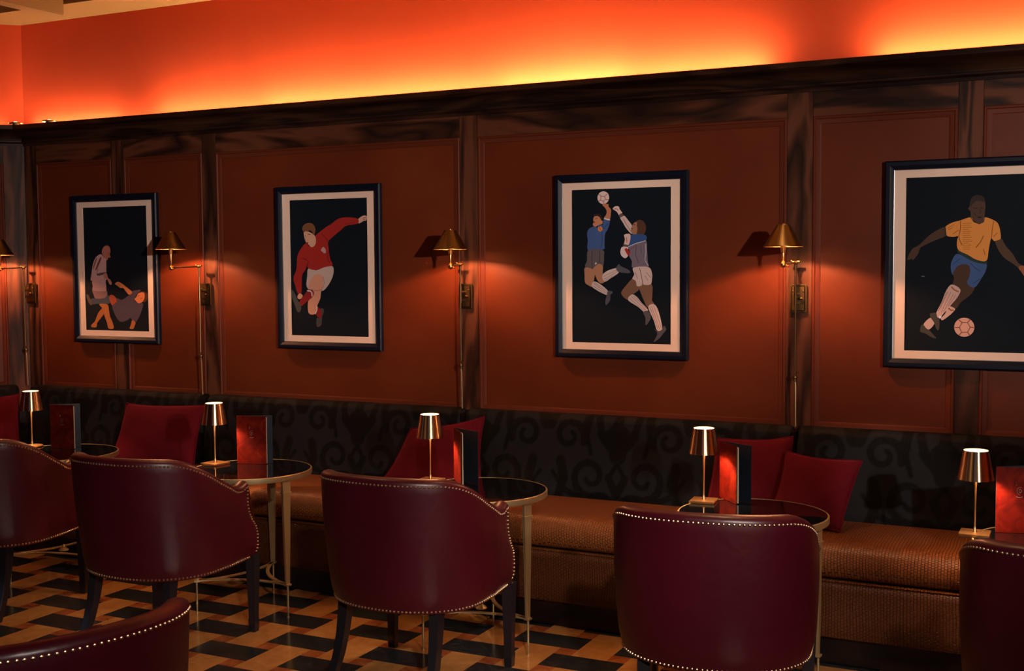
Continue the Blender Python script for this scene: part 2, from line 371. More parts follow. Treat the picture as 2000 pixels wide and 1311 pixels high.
for u0, u1 in pans:
    panel(FM, u0, u1, Z0, Z1, wb)
    mb = MB(); fbox(mb, FM, u0, u1, .001, .0095, Z1, ZR); mb.build('wood_rail', M['wood_h'], wb, bevel=.001)
    mb = MB(); fbox(mb, FM, u0, u1, .001, .0095, .7, Z0); mb.build('wood_rail', M['wood_h'], wb, bevel=.001)
ed = [-5.75+.007]+[x for p in pans for x in p]+[2.6]
for u0, u1 in zip(ed[0::2], ed[1::2]):
    mb = MB(); fbox(mb, FM, u0+.001, u1-.001, .001, .011, .7, ZR); mb.build('wood_stile', M['wood_v'], wb, bevel=.0015)
for u0, u1 in ((-.86, -.12), (-1.86, -.98)):
    panel(FL, u0, u1, Z0, Z1, wl)
    mb = MB(); fbox(mb, FL, u0, u1, .001, .0095, Z1, ZR); mb.build('wood_rail', M['wood_h'], wl, bevel=.001)
    mb = MB(); fbox(mb, FL, u0, u1, .001, .0095, .7, Z0); mb.build('wood_rail', M['wood_h'], wl, bevel=.001)
for u0, u1 in ((-.12, -.007), (-.98, -.86), (-2.6, -1.86)):
    mb = MB(); fbox(mb, FL, u0+.001, u1-.001, .001, .011, .7, ZR); mb.build('wood_stile', M['wood_v'], wl, bevel=.0015)
# cornice with a trough on top
cp = [(0, 2.262), (.022, 2.262), (.022, 2.276), (.030, 2.280)] + [(.030+.010*math.sin(R_(a)), 2.288-.008*math.cos(R_(a))) for a in (0, 60, 120, 180)] + \
     [(.030, 2.298)] + [(.118-.085*math.cos(R_(a)), 2.300+.045*math.sin(R_(a)))for a in (10, 30, 50, 70, 90)] + [(.122, 2.347), (.132, 2.350), (.132, 2.372), (.122, 2.375), (.115, 2.372), (.113, 2.350), (0, 2.350)]
mb = MB(); sweep(mb, PATH, cp); struct('trim_1', mb, M['wood_dark'], angle=30)
# led strips and round uplights in the trough
for a, b, e in STRIPS:
    mb = MB(); q = .020 if a < -4.9 else 0; mb.box((a, WY-.072+q, 2.3505), (b, WY-.052+q, 2.354)); o = mb.build('led_strip', M['led'])
    tag(o, 'LED strip in the cornice trough, '+('over the leftmost picture', 'dim short piece left of the second wall lamp', 'above the second wall lamp', 'above the red-shirt print and the third lamp', 'above the leaping-pair print', 'left of the dark gap in the glow', 'right of the dark gap in the glow')[STRIPS.index((a, b, e))], 'light strip', 'LED strips on the cornice')
def uplight(x, y, label, e):
    t = thing('uplight', label, 'light', (x, y, 2.3502), 0, 'round uplights on the cornice')
    mb = MB(); mb.lathe([(.020, 0), (.022, .01), (.022, .036)], n=28, cap1=False); mb.build('housing', M['old_brass'], t)
    mb = MB(); mb.lathe([(.022, .032), (.040, .032), (.042, .036), (.040, .040), (.024, .040), (.021, .036)], n=32, cap0=False, cap1=False); mb.build('trim_ring', M['brass'], t)
    mb = MB(); mb.lathe([(.0211, .036), (.012, .044), (.001, .046)], n=24); mb.build('lens', M['lamp_disc'], t)
    light('uplight_lamp', 'SPOT', (0, 0, .052), e, (1, .6, .28), spot_size=R_(150), spot_blend=1, shadow_soft_size=.03).parent = t
    t.children[-1].rotation_euler = (PI, 0, 0)
uplight(-5.70, 5.015, 'round uplight on the cornice of the angled left wall, its ring showing', .5)
uplight(-5.45, 5.035, 'round uplight on the main cornice just right of the corner', .25)
# ceiling edge: flat plaster border, riser with dentils, cross beams
bp = [(0, 2.985), (.0, 2.972), (.030, 2.966), (.040, 2.972), (.30, 2.972), (.30, 3.19), (0, 3.19)]
mb = MB(); sweep(mb, PATH, bp); struct('trim_2', mb, M['plaster'], angle=30)
mb = MB()
for i in range(150):
    x = -5.55+i*.055; mb.box((x, WY-.335, 3.03), (x+.030, WY-.300, 3.075))
sweep(mb, PATH, [(.300, 3.08), (.345, 3.08), (.355, 3.10), (.300, 3.12)])
for i in range(40):
    p = [FL(-.16-i*.055, .300, 3.03), FL(-.13-i*.055, .300, 3.03), FL(-.13-i*.055, .335, 3.03), FL(-.16-i*.055, .335, 3.03)]
    mb.loft([p, [(a, b, 3.075) for a, b, c in p]])
struct('trim_3', mb, M['plaster'])
for k, x in enumerate((-5.125, -3.4, -1.6, .2, 2.0)):
    mb = MB(); mb.box((x-.05, -3, 2.91), (x+.05, WY-.305, 3.17)); mb.box((x-.075, -3, 3.10), (x+.075, WY-.305, 3.17))
    struct('trim_%d' % (4+k), mb, M['plaster'], bevel=.006)

# flat artwork of the four prints, in metres on the print
ART={
 0:[
  ('p',(75,75,82),[(-0.1976,-0.1728),(-0.1488,-0.1657),(-0.0851,-0.1541),(-0.064,-0.1495),(-0.0558,-0.1695),(-0.0537,-0.1941),(-0.0869,-0.2019),(-0.147,-0.1993),(-0.1957,-0.202)]),
  ('p',(100,75,65),[(-0.2331,-0.1459),(-0.2181,-0.1504),(-0.1978,-0.1795),(-0.1896,-0.202),(-0.202,-0.2079),(-0.2195,-0.1887),(-0.2309,-0.1662)]),
  ('p',(170,75,45),[(-0.0552,-0.1539),(-0.0311,-0.148),(-0.0108,-0.1603),(0.0005,-0.178),(-0.0062,-0.1981),(-0.0275,-0.213),(-0.042,-0.2006),(-0.0533,-0.1829)]),
  ('p',(180,100,50),[(-0.1027,-0.2236),(-0.1009,-0.2549),(-0.126,-0.2822),(-0.1542,-0.3096),(-0.163,-0.3345),(-0.2007,-0.3338),(-0.1971,-0.3193),(-0.1721,-0.3008),(-0.1493,-0.26),(-0.1241,-0.2328)]),
  ('p',(185,105,55),[(-0.135,-0.2015),(-0.072,-0.2031),(-0.0612,-0.2366),(-0.0535,-0.2722),(-0.0368,-0.3032),(-0.0291,-0.3388),(-0.068,-0.3395),(-0.0788,-0.3084),(-0.0982,-0.2638),(-0.106,-0.2303)]),
  ('p',(185,105,85),[(-0.0993,0.1113),(-0.0868,0.1268),(-0.0656,0.134),(-0.0479,0.1285),(-0.0383,0.1129),(-0.039,0.0951),(-0.0441,0.0841),(-0.0392,0.0716),(-0.0413,0.0641),(-0.0563,0.062),(-0.0609,0.0496),(-0.0745,0.0523),(-0.0862,0.0622),(-0.1003,0.0846),(-0.104,0.098)]),
  ('l',(95,55,45),[(-0.0594,0.0909),(-0.0493,0.0895)],0.0028),
  ('l',(95,55,45),[(-0.0562,0.0642),(-0.046,0.065)],0.0024),
  ('p',(150,105,98),[(-0.1803,-0.1164),(-0.0769,-0.125),(-0.0855,-0.163),(-0.158,-0.1693),(-0.1754,-0.1479)]),
  ('p',(195,140,130),[(-0.1783,-0.0648),(-0.0876,-0.0581),(-0.0793,-0.0759),(-0.0767,-0.1206),(-0.0841,-0.1273),(-0.1775,-0.1232),(-0.1808,-0.0985)]),
  ('p',(200,145,135),[(-0.1093,0.0847),(-0.0891,0.0645),(-0.0715,0.0532),(-0.0728,-0.0135),(-0.0663,-0.0492),(-0.0758,-0.0626),(-0.0876,-0.0581),(-0.1419,-0.0626),(-0.1935,-0.0661),(-0.1892,-0.0311),(-0.1748,0.0271),(-0.1553,0.0628),(-0.1336,0.0782)]),
  ('p',(120,60,52),[(-0.1179,0.0647),(-0.1085,0.0588),(-0.1457,-0.0021),(-0.1552,0.0024)]),
  ('p',(135,75,66),[(-0.1525,0.0583),(-0.1434,0.0582),(-0.1696,0.0047),(-0.1756,0.007)]),
  ('l',(110,65,60),[(-0.1365,0.0001),(-0.1464,-0.0223),(-0.1318,-0.0357)],0.0032),
  ('p',(95,65,66),[(-0.1454,-0.0276),(-0.0801,-0.018),(-0.0775,-0.0269),(-0.1338,-0.0388)]),
  ('p',(185,112,92),[(-0.0924,-0.0269),(-0.0714,-0.0247),(-0.0604,-0.0514),(-0.0458,-0.0603),(-0.0334,-0.0781),(-0.038,-0.0901),(-0.0498,-0.0884),(-0.0612,-0.0715),(-0.0696,-0.0581),(-0.0904,-0.0536)]),
  ('p',(82,66,74),[(0.117,-0.1265),(0.1697,-0.1175),(0.1811,-0.124),(0.1454,-0.1505),(0.1412,-0.1858),(0.1961,-0.1941),(0.1861,-0.2338),(0.1644,-0.2737),(0.1372,-0.3027),(0.1115,-0.2877),(0.1001,-0.2768),(0.0821,-0.2881),(0.0405,-0.3011),(0.0112,-0.2936),(-0.0116,-0.2672),(-0.0284,-0.2362),(-0.0334,-0.2095),(0.0001,-0.1869),(-0.002,-0.1647),(0.039,-0.1755),(0.0869,-0.1531),(0.1107,-0.1419)]),
  ('p',(195,110,65),[(-0.0098,-0.0848),(0.0131,-0.0728),(0.0423,-0.0825),(0.0711,-0.1001),(0.117,-0.1287),(0.1107,-0.1419),(0.093,-0.1455),(0.073,-0.1288),(0.0532,-0.109),(0.0296,-0.1078),(0.0093,-0.0958)]),
  ('l',(120,60,35),[(0.0186,-0.0847),(0.0272,-0.0936),(0.0209,-0.1025)],0.0024),
  ('p',(85,48,32),[(0.1808,-0.1319),(0.2098,-0.1291),(0.2313,-0.1413),(0.2285,-0.172),(0.2079,-0.1875),(0.1907,-0.1832)]),
  ('p',(215,120,75),[(0.1632,-0.1395),(0.1924,-0.1327),(0.2095,-0.1392),(0.2087,-0.1633),(0.1935,-0.1854),(0.1671,-0.1935),(0.15,-0.1857),(0.1359,-0.1704),(0.148,-0.1593)]),
  ('l',(90,45,28),[(0.1597,-0.1549),(0.1715,-0.1504)],0.0028),
  ('l',(90,45,28),[(0.1795,-0.1701),(0.1942,-0.1634)],0.0028),
  ('p',(180,100,55),[(0.1143,-0.2898),(0.1372,-0.3027),(0.1307,-0.3227),(0.1184,-0.3397),(0.0922,-0.3376),(0.1016,-0.3188)]),
 ],
 1:[
  ('p',(215,160,135),[(0.1834,0.2436),(0.209,0.2602),(0.2266,0.2622),(0.2399,0.2546),(0.232,0.2376),(0.2174,0.2355),(0.1878,0.2238)]),
  ('l',(120,80,65),[(0.2117,0.2479),(0.2323,0.2547)],0.003),
  ('l',(120,80,65),[(0.2145,0.2404),(0.2321,0.2449)],0.003),
  ('p',(200,165,148),[(-0.1287,-0.0041),(-0.0809,-0.0129),(-0.0256,0.003),(0.0199,0.0078),(0.0298,-0.0123),(0.0219,-0.0473),(-0.0031,-0.0874),(-0.0341,-0.1166),(-0.0555,-0.1177),(-0.1075,-0.1129),(-0.1321,-0.1089),(-0.1422,-0.0876),(-0.137,-0.0471)]),
  ('p',(218,145,112),[(-0.129,-0.1079),(-0.1222,-0.0775),(-0.1,-0.0446),(-0.0752,-0.0331),(-0.0478,-0.0381),(-0.0361,-0.0623),(-0.0397,-0.0925),(-0.0494,-0.1167),(-0.0563,-0.1581),(-0.0754,-0.1936),(-0.0916,-0.2368),(-0.1164,-0.2421),(-0.1334,-0.2297),(-0.1349,-0.184),(-0.1208,-0.1585),(-0.0957,-0.133),(-0.1075,-0.1129)]),
  ('l',(150,90,70),[(-0.1076,-0.1154),(-0.0769,-0.1178),(-0.0462,-0.1137),(-0.0285,-0.0774),(-0.0388,-0.0447)],0.0025),
  ('p',(165,40,32),[(-0.0835,0.1617),(-0.0463,0.1887),(-0.0094,0.2105),(0.0211,0.2248),(0.0515,0.2441),(0.0876,0.2547),(0.1411,0.2544),(0.1823,0.2461),(0.1831,0.2239),(0.1405,0.2174),(0.1047,0.2107),(0.0744,0.189),(0.0441,0.1696),(0.0012,0.1354),(0.0006,0.1029),(0.0086,0.0478),(0.023,0.0127),(-0.0256,0.003),(-0.087,-0.0119),(-0.1329,0.001),(-0.1355,0.0237),(-0.1454,-0.0066),(-0.1678,-0.0369),(-0.1717,-0.0775),(-0.1761,-0.1334),(-0.1979,-0.1336),(-0.2156,-0.0878),(-0.2242,-0.0521),(-0.2044,-0.0063),(-0.1968,0.0597),(-0.1774,0.0949),(-0.1426,0.1274),(-0.1213,0.112),(-0.0968,0.1117),(-0.0792,0.1315)]),
  ('l',(105,22,18),[(-0.1659,0.0518),(-0.1444,0.044),(-0.1279,0.0338),(-0.1329,0.0035)],0.004),
  ('l',(105,22,18),[(-0.0434,0.1786),(-0.0226,0.1583),(0.0012,0.1354)],0.003),
  ('l',(105,22,18),[(0.0002,0.0829),(-0.0095,0.053),(0.0052,0.0279)],0.0035),
  ('l',(125,28,22),[(0.1049,0.2206),(0.1347,0.2249),(0.1644,0.2317)],0.0025),
  ('p',(215,155,122),[(-0.1537,0.1856),(-0.132,0.1902),(-0.0955,0.1745),(-0.0805,0.1592),(-0.078,0.1315),(-0.0875,0.114),(-0.1061,0.1067),(-0.1261,0.1221),(-0.1394,0.1324),(-0.1483,0.1502)]),
  ('p',(125,75,45),[(-0.1627,0.2009),(-0.1561,0.2184),(-0.1343,0.2306),(-0.1066,0.231),(-0.0884,0.2196),(-0.0796,0.1993),(-0.0831,0.1793),(-0.0907,0.1694),(-0.1013,0.1872),(-0.1165,0.194),(-0.1321,0.1862),(-0.1381,0.1944),(-0.1475,0.1855),(-0.1537,0.1866)]),
  ('p',(140,50,45),[(-0.1425,0.1324),(-0.1258,0.1322),(-0.1285,0.1247),(-0.1395,0.1258)]),
  ('l',(100,60,50),[(-0.1274,0.174),(-0.1109,0.1718)],0.0035),
  ('l',(100,60,50),[(-0.1461,0.1678),(-0.1412,0.1662)],0.003),
  ('l',(150,95,75),[(-0.1387,0.1652),(-0.1441,0.1451),(-0.1361,0.1409)],0.002),
  ('p',(220,155,118),[(-0.2,-0.1463),(-0.1854,-0.1325),(-0.1669,-0.1436),(-0.1734,-0.1563),(-0.186,-0.163),(-0.1984,-0.159)]),
  ('p',(145,34,32),[(-0.1291,-0.1129),(-0.1015,-0.1179),(-0.097,-0.1381),(-0.1146,-0.1585),(-0.146,-0.179),(-0.1775,-0.1996),(-0.1928,-0.1896),(-0.183,-0.1691),(-0.1639,-0.1486),(-0.1417,-0.1231)]),
  ('l',(222,200,188),[(-0.1385,-0.118),(-0.1169,-0.1205),(-0.1079,-0.1306),(-0.1083,-0.1473)],0.0065),
  ('p',(78,72,66),[(-0.2457,-0.1185),(-0.2319,-0.1158),(-0.2136,-0.1387),(-0.2016,-0.1642),(-0.1865,-0.1844),(-0.1777,-0.2098),(-0.1875,-0.2303),(-0.203,-0.2279),(-0.2179,-0.1949),(-0.2389,-0.1491)]),
  ('p',(74,66,64),[(-0.0574,-0.2136),(-0.039,-0.2109),(-0.0351,-0.2285),(-0.046,-0.2539),(-0.0498,-0.2893),(-0.0623,-0.3037),(-0.0819,-0.3025),(-0.0811,-0.262),(-0.0645,-0.2592),(-0.0501,-0.2438)]),
  ('p',(135,32,30),[(-0.0756,-0.2037),(-0.0574,-0.2136),(-0.0484,-0.2236),(-0.0521,-0.254),(-0.0675,-0.2592),(-0.0885,-0.2342)]),
  ('l',(222,200,188),[(-0.0774,-0.2002),(-0.079,-0.2189),(-0.0905,-0.2393)],0.0065),
  ('p',(190,165,155),[(-0.0464,0.091),(-0.0346,0.1059),(-0.0267,0.1033),(-0.0178,0.0931),(-0.0181,0.0781),(-0.0273,0.0747),(-0.0393,0.0834)]),
  ('l',(165,40,32),[(-0.0421,0.0959),(-0.023,0.0772)],0.0025),
  ('l',(165,40,32),[(-0.0346,0.1024),(-0.0179,0.0856)],0.0025),
  ('l',(165,40,32),[(-0.0435,0.0859),(-0.0303,0.0757)],0.0025),
 ],
 2:[
  ('p',(190,115,80),[(-0.0889,0.2812),(-0.0608,0.2835),(-0.0585,0.2717),(-0.0468,0.2584),(-0.0469,0.2432),(-0.0525,0.2152),(-0.0797,0.2202),(-0.0703,0.2351),(-0.0679,0.2524),(-0.0772,0.2679)]),
  ('c',(228,188,172),[(-0.0841,0.3128)],0.0288),
  ('l',(135,88,78),[(-0.0959,0.3206),(-0.0785,0.3178),(-0.0724,0.3046),(-0.0842,0.2963),(-0.0973,0.3019),(-0.0959,0.3206)],0.003),
  ('l',(135,88,78),[(-0.0785,0.3178),(-0.0654,0.3283)],0.003),
  ('l',(135,88,78),[(-0.0959,0.3206),(-0.1076,0.3296)],0.003),
  ('l',(135,88,78),[(-0.0973,0.3019),(-0.11,0.2971)],0.003),
  ('l',(135,88,78),[(-0.0724,0.3046),(-0.057,0.302)],0.003),
  ('l',(135,88,78),[(-0.0842,0.2963),(-0.0805,0.2853)],0.003),
  ('p',(195,125,88),[(-0.1268,0.23),(-0.1126,0.2305),(-0.1008,0.2219),(-0.0961,0.2118),(-0.0882,0.2095),(-0.0891,0.1943),(-0.108,0.1881),(-0.1245,0.1806),(-0.1363,0.1909),(-0.1316,0.2017),(-0.1339,0.2148)]),
  ('p',(50,34,28),[(-0.1315,0.2314),(-0.1277,0.2374),(-0.1126,0.2401),(-0.0966,0.234),(-0.0881,0.219),(-0.0877,0.2086),(-0.0938,0.2087),(-0.0999,0.2219),(-0.1126,0.2296),(-0.123,0.2286)]),
  ('l',(90,50,40),[(-0.1306,0.2039),(-0.1245,0.2007)],0.0044),
  ('l',(90,50,40),[(-0.1244,0.219),(-0.1126,0.2196)],0.0025),
  ('p',(66,86,128),[(-0.153,0.1737),(-0.1316,0.182),(-0.1151,0.1773),(-0.108,0.1881),(-0.0868,0.1899),(-0.0806,0.2158),(-0.0539,0.2087),(-0.0554,0.187),(-0.0657,0.1633),(-0.0752,0.1483),(-0.079,0.1004),(-0.08,0.0786),(-0.1177,0.0769),(-0.1614,0.0743),(-0.1613,0.1191),(-0.165,0.1498),(-0.1602,0.1651)]),
  ('l',(40,52,84),[(-0.0845,0.1876),(-0.0916,0.1573),(-0.0893,0.118),(-0.0965,0.0832)],0.0025),
  ('l',(40,52,84),[(-0.061,0.1958),(-0.0821,0.1702)],0.0025),
  ('l',(222,190,176),[(-0.0806,0.2189),(-0.0656,0.2133),(-0.0516,0.2108)],0.0064),
  ('c',(208,120,66),[(-0.0996,0.1705)],0.0118),
  ('l',(150,70,40),[(-0.1033,0.1771),(-0.0963,0.1639)],0.0034),
  ('p',(96,82,80),[(-0.1581,0.0743),(-0.0871,0.0743),(-0.081,0.0437),(-0.0825,0.0132),(-0.0873,0.0001),(-0.1014,0.0133),(-0.1393,-0.0128),(-0.175,-0.0017),(-0.1654,0.0269)]),
  ('l',(55,45,45),[(-0.1391,0.0727),(-0.1416,0.0223),(-0.1379,-0.012)],0.0025),
  ('l',(55,45,45),[(-0.1036,0.0736),(-0.1013,0.0395),(-0.1047,0.0133)],0.0025),
  ('s',(215,200,195),[(-0.1274,0.0082),(-0.1156,0.0112),(-0.1217,0.02)]),
  ('p',(178,118,86),[(-0.137,-0.0128),(-0.1061,0.0111),(-0.0873,0.0001),(-0.0874,-0.0305),(-0.078,-0.0677),(-0.0945,-0.0787),(-0.1134,-0.0656),(-0.1275,-0.0348)]),
  ('p',(178,118,86),[(-0.176,-0.0061),(-0.1393,-0.0128),(-0.1275,-0.0348),(-0.1324,-0.07),(-0.1396,-0.0941),(-0.1586,-0.0876),(-0.1753,-0.0744),(-0.1775,-0.0391)]),
  ('p',(212,176,160),[(-0.1324,-0.07),(-0.1016,-0.0809),(-0.0617,-0.1136),(-0.0664,-0.1312),(-0.0876,-0.1247),(-0.1183,-0.1095),(-0.142,-0.092)]),
  ('l',(150,110,98),[(-0.1324,-0.0787),(-0.0664,-0.1246)],0.002),
  ('l',(150,110,98),[(-0.1277,-0.0743),(-0.064,-0.118)],0.002),
  ('l',(150,110,98),[(-0.1372,-0.0897),(-0.0758,-0.1246)],0.002),
  ('p',(84,76,78),[(-0.0617,-0.1136),(-0.0406,-0.1157),(-0.0406,-0.1245),(-0.05,-0.1311),(-0.0524,-0.1573),(-0.0712,-0.1785),(-0.075,-0.1619),(-0.0674,-0.1312)]),
  ('p',(212,176,160),[(-0.0897,-0.0437),(-0.0662,-0.0219),(-0.024,-0.009),(-0.0077,-0.0112),(-0.0101,-0.0307),(-0.0475,-0.0546),(-0.078,-0.0708)]),
  ('l',(150,110,98),[(-0.085,-0.048),(-0.0147,-0.0155)],0.002),
  ('l',(150,110,98),[(-0.0813,-0.059),(-0.0124,-0.0242)],0.002),
  ('l',(150,110,98),[(-0.0757,-0.0655),(-0.0381,-0.0459)],0.002),
  ('p',(84,76,78),[(-0.0217,-0.009),(-0.0077,0.0092),(0.0016,-0.0004),(0.0363,-0.0157),(0.0478,-0.0287),(0.0316,-0.0322),(-0.0101,-0.0264)]),
  ('p',(222,180,166),[(-0.0377,0.2607),(-0.027,0.2713),(-0.0095,0.2708),(-0.0032,0.2573),(0.0084,0.2398),(-0.0059,0.2303),(-0.0165,0.2453),(-0.0271,0.253)]),
  ('l',(120,80,70),[(-0.0297,0.2595),(-0.0191,0.2612),(-0.0111,0.2526)],0.0028),
  ('p',(208,172,158),[(-0.0022,0.2203),(0.0169,0.2287),(0.039,0.2046),(0.0599,0.1746),(0.0547,0.1452),(0.0284,0.1703),(0.0126,0.1953)]),
  ('l',(140,105,95),[(0.0126,0.215),(0.0337,0.1801),(0.0521,0.1551)],0.0028),
  ('s',(100,80,74),[(-0.0096,0.2313),(0.0031,0.2399),(0.0179,0.2287),(-0.0022,0.2193)]),
  ('p',(84,54,36),[(0.0731,0.1965),(0.0887,0.2074),(0.107,0.2031),(0.12,0.1857),(0.1215,0.1612),(0.1096,0.1408),(0.0809,0.1398),(0.073,0.1547)]),
  ('p',(158,106,76),[(0.0547,0.1796),(0.0678,0.1966),(0.0799,0.1963),(0.0788,0.1816),(0.0819,0.1693),(0.0783,0.1472),(0.0704,0.139),(0.0573,0.1451),(0.0494,0.1576),(0.0521,0.1674)]),
  ('l',(70,40,30),[(0.0505,0.1699),(0.0589,0.1682)],0.0034),
  ('l',(70,40,30),[(0.0626,0.1869),(0.0715,0.1852)],0.0034),
  ('p',(118,98,104),[(0.0362,0.0873),(0.0756,0.103),(0.1215,0.1147),(0.1277,0.0705),(0.1303,0.0214),(0.134,-0.0031),(0.1017,-0.0104),(0.0572,-0.0077),(0.0546,0.0219),(0.0414,0.0467),(0.0467,0.0664)]),
  ('p',(52,76,120),[(0.0494,0.1404),(0.1174,0.1402),(0.1215,0.1137),(0.0756,0.103),(0.0362,0.0873),(0.0431,0.1109)]),
  ('l',(205,190,190),[(0.0362,0.0873),(0.0756,0.1025),(0.1215,0.1137)],0.0028),
  ('l',(205,190,190),[(0.1199,0.1),(0.1225,0.0656),(0.1173,0.0264),(0.134,-0.0007)],0.0022),
  ('l',(78,62,70),[(0.0756,0.0957),(0.073,0.0514),(0.0871,0.0119)],0.0028),
  ('l',(78,62,70),[(0.0965,0.0905),(0.1017,0.056)],0.0022),
  ('l',(78,62,70),[(0.0494,0.0763),(0.0704,0.0908)],0.0022),
  ('p',(218,176,158),[(0.0178,0.1419),(0.0478,0.1424),(0.0399,0.0961),(0.0177,0.0989),(0.0215,0.1211)]),
  ('l',(190,110,90),[(0.0283,0.1308),(0.031,0.1061)],0.0045),
  ('s',(90,72,68),[(0.0135,0.0999),(0.0399,0.0951),(0.0362,0.0863),(0.0114,0.0891)]),
  ('p',(218,184,172),[(0.0071,0.0867),(0.0362,0.0853),(0.0335,0.0666),(0.0362,0.0468),(0.023,0.036),(0.0071,0.0446),(-0.0008,0.062)]),
  ('s',(168,40,38),[(0.0188,0.0766),(0.0283,0.0824),(0.0493,0.0625),(0.0362,0.0468),(0.0283,0.0592)]),
  ('p',(126,84,62),[(0.0571,-0.0571),(0.0755,-0.0695),(0.0912,-0.1015),(0.0702,-0.1214),(0.0544,-0.1314),(0.0359,-0.1523),(0.0174,-0.144),(0.0042,-0.1267),(0.0069,-0.1117),(0.0281,-0.0868)]),
  ('p',(132,88,66),[(0.0902,-0.0867),(0.1485,-0.0817),(0.1526,-0.1308),(0.1511,-0.1554),(0.1615,-0.1725),(0.1303,-0.1861),(0.1121,-0.1557),(0.1016,-0.1311)]),
  ('p',(210,172,156),[(0.0624,-0.0077),(0.1329,-0.0046),(0.1511,-0.0326),(0.1511,-0.0572),(0.1443,-0.0827),(0.1121,-0.0842),(0.1058,-0.0719),(0.1017,-0.0877),(0.0797,-0.0907),(0.0729,-0.067),(0.0571,-0.0571),(0.0661,-0.0374)]),
  ('l',(100,70,62),[(0.0923,-0.0103),(0.1017,-0.0473),(0.1069,-0.0828)],0.0028),
  ('l',(130,95,85),[(0.1173,-0.0424),(0.1303,-0.0645)],0.0022),
  ('l',(130,95,85),[(0.0703,-0.0275),(0.0834,-0.0571)],0.0022),
  ('l',(130,95,85),[(0.1225,-0.0277),(0.1459,-0.0523)],0.0022),
  ('p',(214,178,162),[(0.0544,-0.1289),(0.0781,-0.1386),(0.1016,-0.1657),(0.1303,-0.195),(0.1225,-0.2148),(0.0859,-0.1856),(0.0359,-0.1538)]),
  ('l',(150,110,98),[(0.0518,-0.1363),(0.1225,-0.2)],0.0022),
  ('l',(150,110,98),[(0.0439,-0.1463),(0.1199,-0.2074)],0.0022),
  ('l',(150,110,98),[(0.0649,-0.1353),(0.1267,-0.1926)],0.0022),
  ('p',(84,76,78),[(0.1095,-0.21),(0.1303,-0.2024),(0.1459,-0.2293),(0.1329,-0.2566),(0.1199,-0.2667),(0.1199,-0.2346)]),
  ('p',(214,178,162),[(0.1329,-0.1851),(0.1615,-0.1725),(0.1822,-0.2042),(0.1992,-0.2727),(0.1925,-0.2901),(0.1744,-0.2879),(0.1589,-0.2439)]),
  ('l',(150,110,98),[(0.1407,-0.185),(0.1796,-0.2854)],0.0022),
  ('l',(150,110,98),[(0.1485,-0.18),(0.1874,-0.2852)],0.0022),
  ('l',(150,110,98),[(0.1589,-0.1775),(0.1951,-0.2777)],0.0022),
  ('p',(84,76,78),[(0.1615,-0.2832),(0.1796,-0.2928),(0.1951,-0.29),(0.208,-0.2677),(0.2183,-0.2847),(0.2054,-0.3021),(0.1848,-0.3271),(0.1589,-0.3425),(0.1745,-0.3126),(0.1744,-0.2978)]),
 ],
 3:[
  ('p',(80,56,44),[(-0.0893,0.148),(-0.0822,0.1174),(-0.1199,0.0992),(-0.1602,0.0809),(-0.1827,0.0669),(-0.1892,0.0457),(-0.2093,0.0187),(-0.2149,0.0235),(-0.2267,0.0189),(-0.2323,0.0246),(-0.2145,0.0626),(-0.1874,0.0789),(-0.1472,0.1185),(-0.1115,0.1414)]),
  ('p',(84,60,44),[(0.1212,0.1025),(0.0999,0.0913),(0.1134,0.0542),(0.1354,0.024),(0.17,-0.0016),(0.1915,-0.0201),(0.2003,-0.0362),(0.2081,-0.0467),(0.2172,-0.0385),(0.2191,-0.0248),(0.2078,-0.0087),(0.1869,0.0029),(0.165,0.0398),(0.1389,0.0723)]),
  ('p',(150,84,58),[(0.1872,-0.0164),(0.1934,-0.0086),(0.2078,-0.0087),(0.2178,-0.0248),(0.2131,-0.0431),(0.2068,-0.0454),(0.1981,-0.0316)]),
  ('p',(76,52,40),[(-0.0019,-0.0754),(0.0269,-0.0931),(0.012,-0.1222),(-0.0097,-0.1411),(-0.0272,-0.1576),(-0.0424,-0.179),(-0.0625,-0.1698),(-0.0539,-0.1508),(-0.0321,-0.1224),(-0.0236,-0.0989)]),
  ('p',(64,84,122),[(-0.0389,0.0418),(0.0055,0.0181),(0.0363,0.0048),(0.069,0.0013),(0.0681,-0.0242),(0.0546,-0.0521),(0.0269,-0.0931),(-0.0019,-0.0754),(0.0063,-0.038),(0.0037,-0.01),(-0.0162,-0.0005),(-0.0426,-0.0121),(-0.0554,-0.0426),(-0.0647,-0.0143),(-0.0585,0.0185)]),
  ('l',(38,54,84),[(0.0101,0.004),(0.0323,-0.0194),(0.0499,-0.0288)],0.0024),
  ('l',(38,54,84),[(0.0201,-0.0777),(0.0503,-0.0567)],0.0024),
  ('l',(38,54,84),[(-0.0561,-0.0003),(-0.0298,0.023)],0.0024),
  ('p',(76,52,40),[(-0.0491,-0.0238),(-0.0338,-0.0051),(-0.0141,0.0004),(0.0058,-0.0076),(0.0085,-0.038),(-0.002,-0.0707),(-0.0192,-0.0989),(-0.0279,-0.1092),(-0.0548,-0.0849),(-0.0508,-0.0567),(-0.0555,-0.0378)]),
  ('p',(42,54,48),[(-0.037,0.0582),(0.0008,0.0368),(0.0317,0.0179),(0.0701,0.012),(0.069,0.0013),(0.0363,0.0048),(0.0055,0.0181),(-0.0346,0.0441)]),
  ('p',(82,58,48),[(0.0042,0.2461),(0.0105,0.2645),(0.0278,0.2732),(0.0496,0.2679),(0.0594,0.2492),(0.0624,0.226),(0.0601,0.203),(0.0576,0.173),(0.0426,0.1608),(0.025,0.169),(0.0095,0.1856),(0.0069,0.2089),(-0.002,0.2208),(0.0022,0.2299)]),
